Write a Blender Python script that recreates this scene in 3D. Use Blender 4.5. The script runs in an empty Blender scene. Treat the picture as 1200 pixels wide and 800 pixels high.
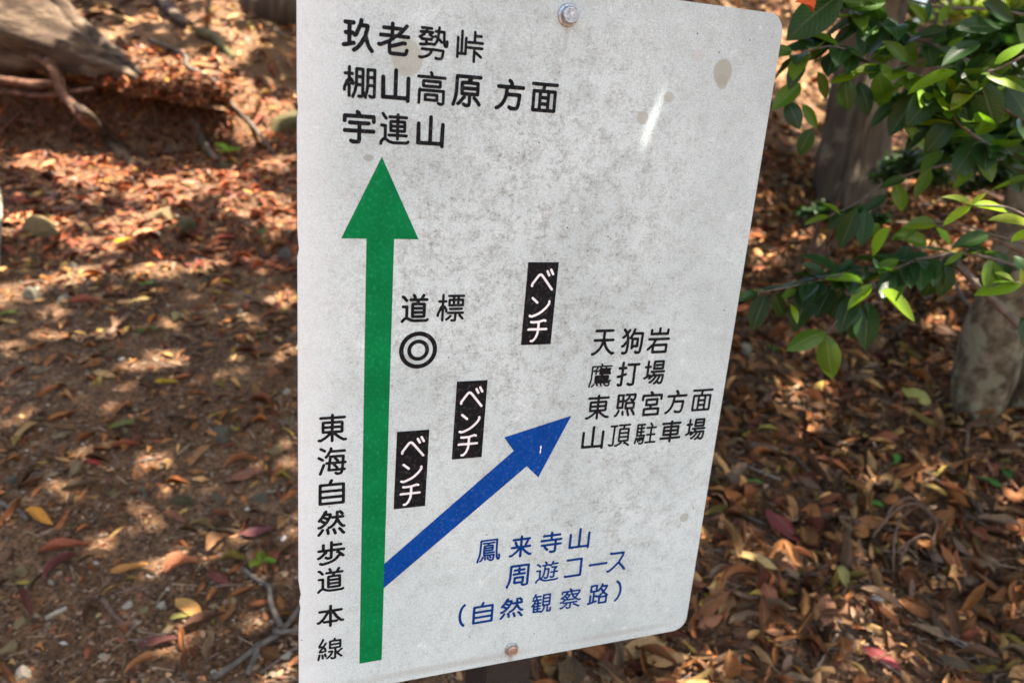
import bpy, bmesh, math, random
import numpy as np
from mathutils import Vector, Matrix, Euler, Quaternion, noise as mnoise

scene = bpy.context.scene
COL = scene.collection
rng = np.random.default_rng(11)
random.seed(11)

# ------------------------------------------------------------------ camera
CAM_Z = 1.2
F_PX, CX, CY = 926.0, 600.0, 400.0          # focal length in photo pixels (photo 1200 x 800)
CAM_R = np.array([[0.99690, -0.07864, 0.0],
                  [0.02275, 0.28836, -0.95725],
                  [0.07528, 0.95429, 0.28925]])   # columns: right, up, back
cam_data = bpy.data.cameras.new('camera')
cam = bpy.data.objects.new('camera', cam_data)
COL.objects.link(cam)
Mc = Matrix(((CAM_R[0][0], CAM_R[0][1], CAM_R[0][2], 0), (CAM_R[1][0], CAM_R[1][1], CAM_R[1][2], 0),
             (CAM_R[2][0], CAM_R[2][1], CAM_R[2][2], 0), (0, 0, 0, 1)))
cam.rotation_euler = Mc.to_3x3().normalized().to_euler()
cam.location = (0, 0, CAM_Z)
cam_data.sensor_width = 36.0
cam_data.lens = F_PX / 1200 * 36.0
cam_data.clip_start = 0.02
cam_data.clip_end = 500
cam_data.dof.use_dof = True
cam_data.dof.focus_distance = 0.75
cam_data.dof.aperture_fstop = 5.8
scene.camera = cam

# ------------------------------------------------------------------ light
SUN = Vector((0.341, -0.135, 1.0)).normalized()
world = bpy.data.worlds.new('World')
scene.world = world
world.use_nodes = True
wn = world.node_tree
bg = wn.nodes['Background']
sky = wn.nodes.new('ShaderNodeTexSky')
sky.sky_type = 'NISHITA'
sky.sun_disc = False
sky.sun_elevation = math.asin(SUN.z)
sky.sun_rotation = math.atan2(SUN.x, SUN.y)
sky.air_density = 0.9
sky.dust_density = 4.5
sky.ozone_density = 0.35
wn.links.new(sky.outputs[0], bg.inputs[0])
bg.inputs[1].default_value = 0.10
sun_data = bpy.data.lights.new('sun', 'SUN')
sun_data.energy = 5.0
sun_data.angle = math.radians(0.53)
sun_data.color = (1.0, 0.90, 0.80)
sun = bpy.data.objects.new('sun', sun_data)
COL.objects.link(sun)
sun.rotation_euler = SUN.to_track_quat('Z', 'Y').to_euler()
sun.location = (3, -1, 12)
scene.view_settings.view_transform = 'Standard'
scene.view_settings.look = 'None'
scene.view_settings.gamma = 1.0
scene.view_settings.use_curve_mapping = False
scene.view_settings.exposure = 2.32
scene.render.engine = 'CYCLES'
scene.cycles.use_denoising = True
scene.cycles.max_bounces = 6
scene.cycles.diffuse_bounces = 4
scene.cycles.transparent_max_bounces = 4

# ------------------------------------------------------------------ small maths
def lin(r, g, b):
    f = lambda c: (c / 255 / 12.92) if c <= 10.3 else ((c / 255 + .055) / 1.055) ** 2.4
    return (f(r), f(g), f(b))

def _hash(ix, iy, seed):
    h = (ix.astype(np.int64) * 374761393 + iy.astype(np.int64) * 668265263 + seed * 1442695041) & 0xffffffff
    h = ((h ^ (h >> 13)) * 1274126177) & 0xffffffff
    return ((h ^ (h >> 16)) & 0xffff) / 65535.0

def vn(x, y, size, seed=0):
    """value noise in 0..1 with cells of the given size"""
    x = np.asarray(x, float) / size + 512.3; y = np.asarray(y, float) / size + 377.7
    ix = np.floor(x); iy = np.floor(y); fx = x - ix; fy = y - iy
    fx = fx * fx * (3 - 2 * fx); fy = fy * fy * (3 - 2 * fy)
    a = _hash(ix, iy, seed); b = _hash(ix + 1, iy, seed); c = _hash(ix, iy + 1, seed); d = _hash(ix + 1, iy + 1, seed)
    return (a * (1 - fx) + b * fx) * (1 - fy) + (c * (1 - fx) + d * fx) * fy

def sg(t):
    return 1 / (1 + np.exp(-np.clip(t, -40, 40)))

def H(x, y):
    """height of the forest floor"""
    x = np.asarray(x, float); y = np.asarray(y, float)
    z = np.where(y > 1.2, 0.21 * (y - 1.2), 0.06 * (y - 1.2))
    z = np.where(y < -8, 0.06 * -9.2, z)
    lefty = sg((0.42 * y - x) / 0.5)
    far = np.clip(y - 4.6, 0, 11)
    z = z + lefty * 0.24 * far
    z = np.where(y > 15.6, z - 0.21 * (y - 15.6), z)
    z = z - (1 - lefty) * 0.13 * np.clip(y - 4.6, 0, 11)
    lip = 5.02 + 0.10 * (x + 2) + .10 * (vn(x, y * 0, .35, 5) - .5)
    z = z + 0.30 * sg((y - lip) / 0.035) * sg((-1.82 - x) / 0.20) * sg((8 - y) / .9)
    z = z - 0.16 * np.exp(-((y - lip + .10) / .14) ** 2) * sg((-1.84 - x) / 0.16)
    z = z + 0.07 * (vn(x, y, .75, 1) - .5) + 0.030 * (vn(x, y, .26, 2) - .5) + 0.012 * (vn(x, y, .09, 3) - .5)
    return z

def H1(x, y):
    return float(H(np.array([x]), np.array([y]))[0])

def ray(px, py):
    d = CAM_R @ np.array([px - CX, -(py - CY), -F_PX])
    return d / np.linalg.norm(d)

_t = np.concatenate([np.arange(.5, 6, .01), np.arange(6, 40, .05)])
def at(px, py):
    """point of the forest floor seen at a place of the photograph"""
    d = ray(px, py)
    P = np.array([0, 0, CAM_Z])[None] + _t[:, None] * d[None]
    below = P[:, 2] < H(P[:, 0], P[:, 1])
    i = int(np.argmax(below)) if below.any() else len(_t) - 1
    p = P[i]
    return Vector((p[0], p[1], H1(p[0], p[1])))

def pt(px, py, Y):
    """point at forward distance Y"""
    d = ray(px, py); return Vector(d * (Y / d[1])) + Vector((0, 0, CAM_Z))

def project(P):
    Q = (np.asarray(P) - np.array([0, 0, CAM_Z])) @ CAM_R
    return np.stack([CX + F_PX * Q[..., 0] / -Q[..., 2], CY - F_PX * Q[..., 1] / -Q[..., 2], -Q[..., 2]], -1)

def px_size(px, p):
    """metres covered by a number of photo pixels at point p"""
    return px / F_PX * float(project(np.array(p))[2])

# ------------------------------------------------------------------ object helpers
def put(name, mesh, mat=None, parent=None):
    o = bpy.data.objects.new(name, mesh)
    COL.objects.link(o)
    if mat is not None and not mesh.materials:
        mesh.materials.append(mat)
    if parent is not None:
        o.parent = parent
    return o

def tag(o, label=None, cat=None, group=None, kind=None):
    if label: o['label'] = label
    if cat: o['category'] = cat
    if group: o['group'] = group
    if kind: o['kind'] = kind
    return o

def thing(name, label, cat, loc, rotz=0.0, group=None):
    o = bpy.data.objects.new(name, None)
    COL.objects.link(o)
    o.empty_display_size = .05
    o.location = loc
    o.rotation_euler = (0, 0, rotz)
    return tag(o, label, cat, group)

def mesh_np(name, V, F, smooth=True, colors=None, uv=None):
    """mesh from arrays; F is (n, k) with one face size"""
    V = np.asarray(V, np.float32); F = np.asarray(F, np.int32)
    me = bpy.data.meshes.new(name)
    n, k = F.shape
    me.vertices.add(len(V)); me.vertices.foreach_set('co', V.ravel())
    me.loops.add(n * k); me.loops.foreach_set('vertex_index', F.ravel())
    me.polygons.add(n)
    me.polygons.foreach_set('loop_start', np.arange(0, n * k, k, dtype=np.int32))
    me.polygons.foreach_set('loop_total', np.full(n, k, np.int32))
    me.polygons.foreach_set('use_smooth', np.full(n, smooth))
    if uv is not None:
        l = me.uv_layers.new(name='UVMap')
        l.data.foreach_set('uv', np.asarray(uv, np.float32)[F.ravel()].ravel())
    if colors is not None:
        a = me.attributes.new('Col', 'FLOAT_COLOR', 'POINT')
        c = np.ones((len(V), 4), np.float32); c[:, :3] = colors
        a.data.foreach_set('color', c.ravel())
    me.update(calc_edges=True)
    me.validate()
    return me

def euler_mats(rx, ry, rz):
    cx, sx, cy, sy, cz, sz = np.cos(rx), np.sin(rx), np.cos(ry), np.sin(ry), np.cos(rz), np.sin(rz)
    o = np.ones_like(cx); z = np.zeros_like(cx)
    Rx = np.stack([o, z, z, z, cx, -sx, z, sx, cx], -1).reshape(-1, 3, 3)
    Ry = np.stack([cy, z, sy, z, o, z, -sy, z, cy], -1).reshape(-1, 3, 3)
    Rz = np.stack([cz, -sz, z, sz, cz, z, z, z, o], -1).reshape(-1, 3, 3)
    return Rz @ Ry @ Rx

def scatter_mesh(name, tmpl, which, pos, R, scale, colors=None, smooth=True):
    """many copies of a few triangle templates joined into one mesh"""
    Vs, Fs, Cs, Us, off = [], [], [], [], 0
    for k, (TV, TF, TU) in enumerate(tmpl):
        idx = np.nonzero(which == k)[0]
        if not len(idx): continue
        W = np.einsum('nij,vj->nvi', R[idx], TV) * scale[idx][:, None, :1] if scale.ndim == 2 and scale.shape[1] == 1 else \
            np.einsum('nij,nvj->nvi', R[idx], TV[None] * scale[idx][:, None, :])
        W = W + pos[idx][:, None, :]
        n, v = len(idx), len(TV)
        Vs.append(W.reshape(-1, 3))
        Fs.append((TF[None] + (np.arange(n) * v)[:, None, None] + off).reshape(-1, 3))
        if colors is not None: Cs.append(np.repeat(colors[idx], v, 0))
        Us.append(np.tile(TU, (n, 1)))
        off += n * v
    return mesh_np(name, np.concatenate(Vs), np.concatenate(Fs), smooth,
                   np.concatenate(Cs) if colors is not None else None, np.concatenate(Us))

def leaf_template(width=.42, curl=.0, bend=.0, twist=0.0, stations=4, across=1, wav=0.0, tip=1.0, stem=0.0, ph=0.0, rag=0.0, cut=1.0):
    """a leaf of length 1 along +x, as triangles; across = strips each side of the midrib"""
    V, U = [], []
    ts = np.linspace(0, 1, stations + 1)
    rr = random.Random(int(ph * 10) + int(width * 1000))
    for t in ts:
        w = 0.5 * width * (math.sin(math.pi * min(1, max(0, t)) ** (0.85 * tip)) ** 0.8 if 0 < t < 1 else 0.012)
        if cut < 1 and t == 1: w = .22 * width
        sides = (1 - rag * rr.random(), 1 - rag * rr.random())
        for j in range(-across, across + 1):
            s = j / across
            y = s * w * sides[j > 0]
            z = abs(s) ** 1.5 * curl * w * 2 + bend * (t - .5) ** 2 * -1 + wav * math.sin(t * 9 + ph + s * 2) * abs(s)
            a = twist * (t - .5)
            V.append((t * cut + (.06 * rag * rr.uniform(-1, 1) if 0 < t < 1 else 0), y * math.cos(a) - z * math.sin(a), y * math.sin(a) + z * math.cos(a)))
            U.append((s * .5 + .5, t))
    m = 2 * across + 1
    F = []
    for i in range(stations):
        for j in range(m - 1):
            a, b, c, d = i * m + j, i * m + j + 1, (i + 1) * m + j + 1, (i + 1) * m + j
            F += [(a, c, b), (a, d, c)]
    V = np.array(V); V[:, 2] -= V[:, 2].min()
    V[:, 0] -= .5
    return V, np.array(F), np.array(U)

def tube(points, radii, sides=7, cap=True, rough=0.0, seed=0, flat=1.0, ridge=0.0, ridges=5):
    P = [Vector(p) for p in points]
    V, F = [], []
    n = len(P)
    prev = None
    for i, p in enumerate(P):
        t = (P[min(i + 1, n - 1)] - P[max(i - 1, 0)])
        t = t.normalized() if t.length > 1e-9 else Vector((0, 0, 1))
        if prev is None:
            a = Vector((0, 0, 1)) if abs(t.z) < .9 else Vector((1, 0, 0))
            u = t.cross(a).normalized()
        else:
            u = (prev - t * prev.dot(t)).normalized()
        prev = u
        w = t.cross(u)
        r = radii[i] if hasattr(radii, '__len__') else radii
        for k in range(sides):
            an = 2 * math.pi * k / sides
            q = 1.0
            if rough: q += rough * mnoise.noise(Vector((p.x * 9 + math.cos(an) * 1.7, p.y * 9 + math.sin(an) * 1.7, p.z * 5 + seed)))
            if ridge: q += ridge * math.sin(ridges * an + seed + i * .13)
            V.append(p + (u * math.cos(an) * flat + w * math.sin(an)) * r * q)
    for i in range(n - 1):
        for k in range(sides):
            a = i * sides + k; b = i * sides + (k + 1) % sides
            F.append((a, b, b + sides, a + sides))
    if cap:
        F.append(tuple(range(sides))[::-1]); F.append(tuple((n - 1) * sides + k for k in range(sides)))
    return V, F

def smooth_path(P, n=6):
    """Catmull-Rom through the points"""
    P = [Vector(p) for p in P]
    if len(P) < 3: 
        return [P[0].lerp(P[-1], i / n) for i in range(n + 1)]
    Q = [P[0] * 2 - P[1]] + P + [P[-1] * 2 - P[-2]]
    out = []
    for i in range(1, len(Q) - 2):
        for k in range(n):
            t = k / n; a, b, c, d = Q[i - 1], Q[i], Q[i + 1], Q[i + 2]
            out.append(.5 * ((2 * b) + (c - a) * t + (2 * a - 5 * b + 4 * c - d) * t * t + (3 * b - a - 3 * c + d) * t ** 3))
    out.append(P[-1])
    return out

def mesh_vf(name, V, F, smooth=True):
    me = bpy.data.meshes.new(name)
    me.from_pydata([tuple(v) for v in V], [], F)
    me.polygons.foreach_set('use_smooth', [smooth] * len(me.polygons))
    me.update()
    return me

def origin_mesh(V, F, name, smooth=True):
    """mesh whose origin is its lowest first point; returns mesh and location"""
    o = Vector(V[0])
    return mesh_vf(name, [Vector(v) - o for v in V], F, smooth), o

# ------------------------------------------------------------------ materials
def new_mat(name):
    m = bpy.data.materials.new(name); m.use_nodes = True
    nt = m.node_tree; b = nt.nodes['Principled BSDF']
    return m, nt, b

def N(nt, kind, **kw):
    n = nt.nodes.new(kind)
    for k, v in kw.items():
        if k in n.inputs.keys(): n.inputs[k].default_value = v
        else: setattr(n, k, v)
    return n

def ramp(nt, stops, fac=None, interp='LINEAR'):
    r = nt.nodes.new('ShaderNodeValToRGB'); r.color_ramp.interpolation = interp
    e = r.color_ramp.elements
    while len(e) < len(stops): e.new(.5)
    for q, (p, c) in zip(e, stops):
        q.position = p; q.color = (*c, 1) if len(c) == 3 else c
    if fac is not None: nt.links.new(fac, r.inputs[0])
    return r

def mix(nt, fac, a, b, mode='MIX'):
    m = nt.nodes.new('ShaderNodeMix'); m.data_type = 'RGBA'; m.blend_type = mode
    for s, v in ((m.inputs[0], fac), (m.inputs[6], a), (m.inputs[7], b)):
        if hasattr(v, 'is_output'): nt.links.new(v, s)
        elif isinstance(v, (int, float)): s.default_value = v
        else: s.default_value = (*v, 1) if len(v) == 3 else v
    return m.outputs[2]

def math_n(nt, op, a, b=None, clamp=False):
    m = nt.nodes.new('ShaderNodeMath'); m.operation = op; m.use_clamp = clamp
    for s, v in ((m.inputs[0], a), (m.inputs[1], b)):
        if v is None: continue
        if hasattr(v, 'is_output'): nt.links.new(v, s)
        else: s.default_value = v
    return m.outputs[0]

def bump(nt, b, height, strength=.5, dist=.01):
    n = nt.nodes.new('ShaderNodeBump'); n.inputs['Strength'].default_value = strength; n.inputs['Distance'].default_value = dist
    nt.links.new(height, n.inputs['Height']); nt.links.new(n.outputs[0], b.inputs['Normal'])

def coords(nt, kind='Object'):
    return nt.nodes.new('ShaderNodeTexCoord').outputs[kind]

def noise_n(nt, vec, scale, detail=4, rough=.55, dist=0.0):
    n = nt.nodes.new('ShaderNodeTexNoise'); n.inputs['Scale'].default_value = scale
    n.inputs['Detail'].default_value = detail; n.inputs['Roughness'].default_value = rough; n.inputs['Distortion'].default_value = dist
    nt.links.new(vec, n.inputs['Vector'])
    return n.outputs[0]

def leaf_mat(name, source, translucent=0.0, rough=.55, rib=.25, veins=False, vary=.5, spec=.4):
    """source: 'attr' = colour stored per leaf, 'object' = object colour"""
    m, nt, b = new_mat(name)
    if source == 'attr':
        a = N(nt, 'ShaderNodeAttribute', attribute_name='Col'); c = a.outputs['Color']
        tex = coords(nt, 'Object')
    else:
        a = nt.nodes.new('ShaderNodeObjectInfo'); c = a.outputs['Color']
        tex = coords(nt, 'Object')
    n1 = noise_n(nt, tex, 45 if source == 'attr' else 2.2 * 18, 3)
    r1 = ramp(nt, [(.3, (1 - vary, 1 - vary, 1 - vary)), (.7, (1 + vary * .35, 1 + vary * .35, 1 + vary * .35))], n1)
    c = mix(nt, 1.0, c, r1.outputs[0], 'MULTIPLY')
    uv = nt.nodes.new('ShaderNodeUVMap')
    sep = nt.nodes.new('ShaderNodeSeparateXYZ'); nt.links.new(uv.outputs[0], sep.inputs[0])
    d = math_n(nt, 'ABSOLUTE', math_n(nt, 'SUBTRACT', sep.outputs[0], .5))
    ribf = math_n(nt, 'MULTIPLY', math_n(nt, 'SUBTRACT', 1.0, math_n(nt, 'MULTIPLY', d, 22.0), True), rib, True)
    light = mix(nt, .28, c, (.60, .60, .35))
    c = mix(nt, ribf, c, light)
    if veins:
        w = math_n(nt, 'SINE', math_n(nt, 'MULTIPLY', math_n(nt, 'SUBTRACT', sep.outputs[1], math_n(nt, 'MULTIPLY', d, .45)), 75.0))
        w = math_n(nt, 'MULTIPLY', math_n(nt, 'SUBTRACT', w, .7, True), .55, True)
        c = mix(nt, w, c, light)
        bump(nt, b, math_n(nt, 'ADD', math_n(nt, 'MULTIPLY', w, -1.0), math_n(nt, 'MULTIPLY', ribf, -3.0)), .35, .002)
    else:
        bump(nt, b, n1, .5, .006)
    nt.links.new(c, b.inputs['Base Color'])
    b.inputs['Roughness'].default_value = rough
    b.inputs['Specular IOR Level'].default_value = spec
    if translucent:
        t = nt.nodes.new('ShaderNodeBsdfTranslucent')
        tc = mix(nt, 1.0, c, (1.5, 1.6, .6), 'MULTIPLY')
        nt.links.new(tc, t.inputs['Color'])
        s = nt.nodes.new('ShaderNodeMixShader'); s.inputs[0].default_value = translucent
        nt.links.new(b.outputs[0], s.inputs[1]); nt.links.new(t.outputs[0], s.inputs[2])
        nt.links.new(s.outputs[0], nt.nodes['Material Output'].inputs['Surface'])
    return m

def rough_mat(name, stops, scale, rough=.85, bstr=.6, bdist=.01, stretch=(1, 1, 1), detail=6, extra=None, spec=.3):
    m, nt, b = new_mat(name)
    v = coords(nt)
    mp = nt.nodes.new('ShaderNodeMapping'); mp.inputs['Scale'].default_value = stretch
    nt.links.new(v, mp.inputs[0]); v2 = mp.outputs[0]
    n1 = noise_n(nt, v2, scale, detail, .62, .3)
    c = ramp(nt, stops, n1).outputs[0]
    if extra:
        col, sc, lo, hi = extra
        c = mix(nt, ramp(nt, [(lo, (0, 0, 0)), (hi, (1, 1, 1))], noise_n(nt, v, sc, 5, .6)).outputs[0], c, col)
    nt.links.new(c, b.inputs['Base Color'])
    b.inputs['Roughness'].default_value = rough; b.inputs['Specular IOR Level'].default_value = spec
    n2 = noise_n(nt, v2, scale * 2.3, 6, .7)
    bump(nt, b, math_n(nt, 'ADD', n1, n2), bstr, bdist)
    return m

M = {}
def soil_material():
    m, nt, b = new_mat('forest_soil')
    v = coords(nt)
    a = noise_n(nt, v, 3.2, 6, .6); f = noise_n(nt, v, 95, 5, .7); g = noise_n(nt, v, 330, 3, .6)
    base = ramp(nt, [(.30, (.080, .044, .022)), (.52, (.215, .120, .062)), (.72, (.32, .195, .11))], a).outputs[0]
    fine = ramp(nt, [(.34, (.20, .18, .16)), (.5, (.9, .9, .9)), (.66, (1.7, 1.6, 1.5))], f).outputs[0]
    c = mix(nt, 1.0, base, fine, 'MULTIPLY')
    vor = nt.nodes.new('ShaderNodeTexVoronoi'); vor.inputs['Scale'].default_value = 120; nt.links.new(v, vor.inputs['Vector'])
    sp = ramp(nt, [(.12, (1, 1, 1)), (.22, (0, 0, 0))], vor.outputs['Distance']).outputs[0]
    keep = ramp(nt, [(.55, (0, 0, 0)), (.62, (1, 1, 1))], noise_n(nt, v, 60, 2)).outputs[0]
    c = mix(nt, math_n(nt, 'MULTIPLY', sp, keep), c, (.42, .33, .24))
    nt.links.new(c, b.inputs['Base Color'])
    b.inputs['Roughness'].default_value = .95; b.inputs['Specular IOR Level'].default_value = .15
    bump(nt, b, math_n(nt, 'ADD', f, math_n(nt, 'MULTIPLY', g, .5)), 1.0, .012)
    return m
M['soil'] = soil_material()
M['leaf_object'] = leaf_mat('dry_leaf', 'object', .04, .65, rib=.5, spec=.2)
M['bark_streaked'] = rough_mat('grey_bark_with_pale_streaks', [(.28, (.036, .027, .017)), (.5, (.13, .102, .066)), (.72, (.26, .21, .14))], 14, stretch=(1, 1, .10), bstr=1, bdist=.07, extra=((.26, .22, .14), 5, .55, .62))
M['leaf_mass'] = leaf_mat('dry_litter', 'attr', 0, .7, rib=.4, spec=.15)
M['green_object'] = leaf_mat('glossy_green_leaf', 'object', .32, .36, rib=.45, veins=True, vary=.3, spec=.28)
M['green_mass'] = leaf_mat('foliage', 'attr', .32, .4, rib=.2, vary=.35)
M['bark_grey'] = rough_mat('grey_brown_bark', [(.25, (.040, .027, .018)), (.5, (.10, .072, .048)), (.75, (.18, .13, .088))], 18, stretch=(1, 1, .16), bstr=1, bdist=.03)
M['bark_pale'] = rough_mat('pale_smooth_bark', [(.32, (.045, .032, .016)), (.5, (.155, .115, .063)), (.68, (.30, .235, .145))], 22, stretch=(1, 1, .7), bstr=.9, bdist=.02, extra=((.27, .25, .15), 13, .50, .58))
M['bark_log'] = rough_mat('weathered_root_wood', [(.28, (.028, .017, .010)), (.5, (.105, .070, .044)), (.72, (.28, .205, .13))], 9, stretch=(.35, 1.5, 2.4), bstr=1, bdist=.03)
M['twig'] = rough_mat('grey_twig_bark', [(.3, (.065, .052, .038)), (.6, (.16, .13, .10)), (.8, (.27, .23, .18))], 60, bstr=.6, bdist=.003)
M['twig_brown'] = rough_mat('brown_twig_bark', [(.3, (.07, .042, .026)), (.6, (.18, .11, .07)), (.8, (.28, .19, .13))], 60, bstr=.6, bdist=.003)
M['root_red'] = rough_mat('reddish_root_bark', [(.3, (.045, .022, .014)), (.55, (.15, .072, .042)), (.75, (.28, .155, .095))], 30, bstr=.8, bdist=.008)
M['stone_grey'] = rough_mat('grey_stone', [(.3, (.065, .056, .040)), (.55, (.15, .13, .095)), (.8, (.27, .24, .18))], 26, bstr=.7, bdist=.008, extra=((.13, .12, .04), 12, .55, .7))
M['stone_pale'] = rough_mat('pale_stone', [(.3, (.20, .165, .11)), (.6, (.36, .31, .23)), (.8, (.50, .45, .36))], 40, bstr=.4, bdist=.005)
M['stone_yellow'] = rough_mat('ochre_stone', [(.3, (.10, .070, .030)), (.55, (.24, .175, .080)), (.8, (.40, .31, .17))], 30, bstr=.6, bdist=.007)
M['stone_moss'] = rough_mat('mossy_stone', [(.3, (.045, .038, .018)), (.55, (.13, .11, .05)), (.8, (.27, .23, .13))], 20, bstr=.8, bdist=.010, extra=((.085, .085, .02), 9, .50, .66))
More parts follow.
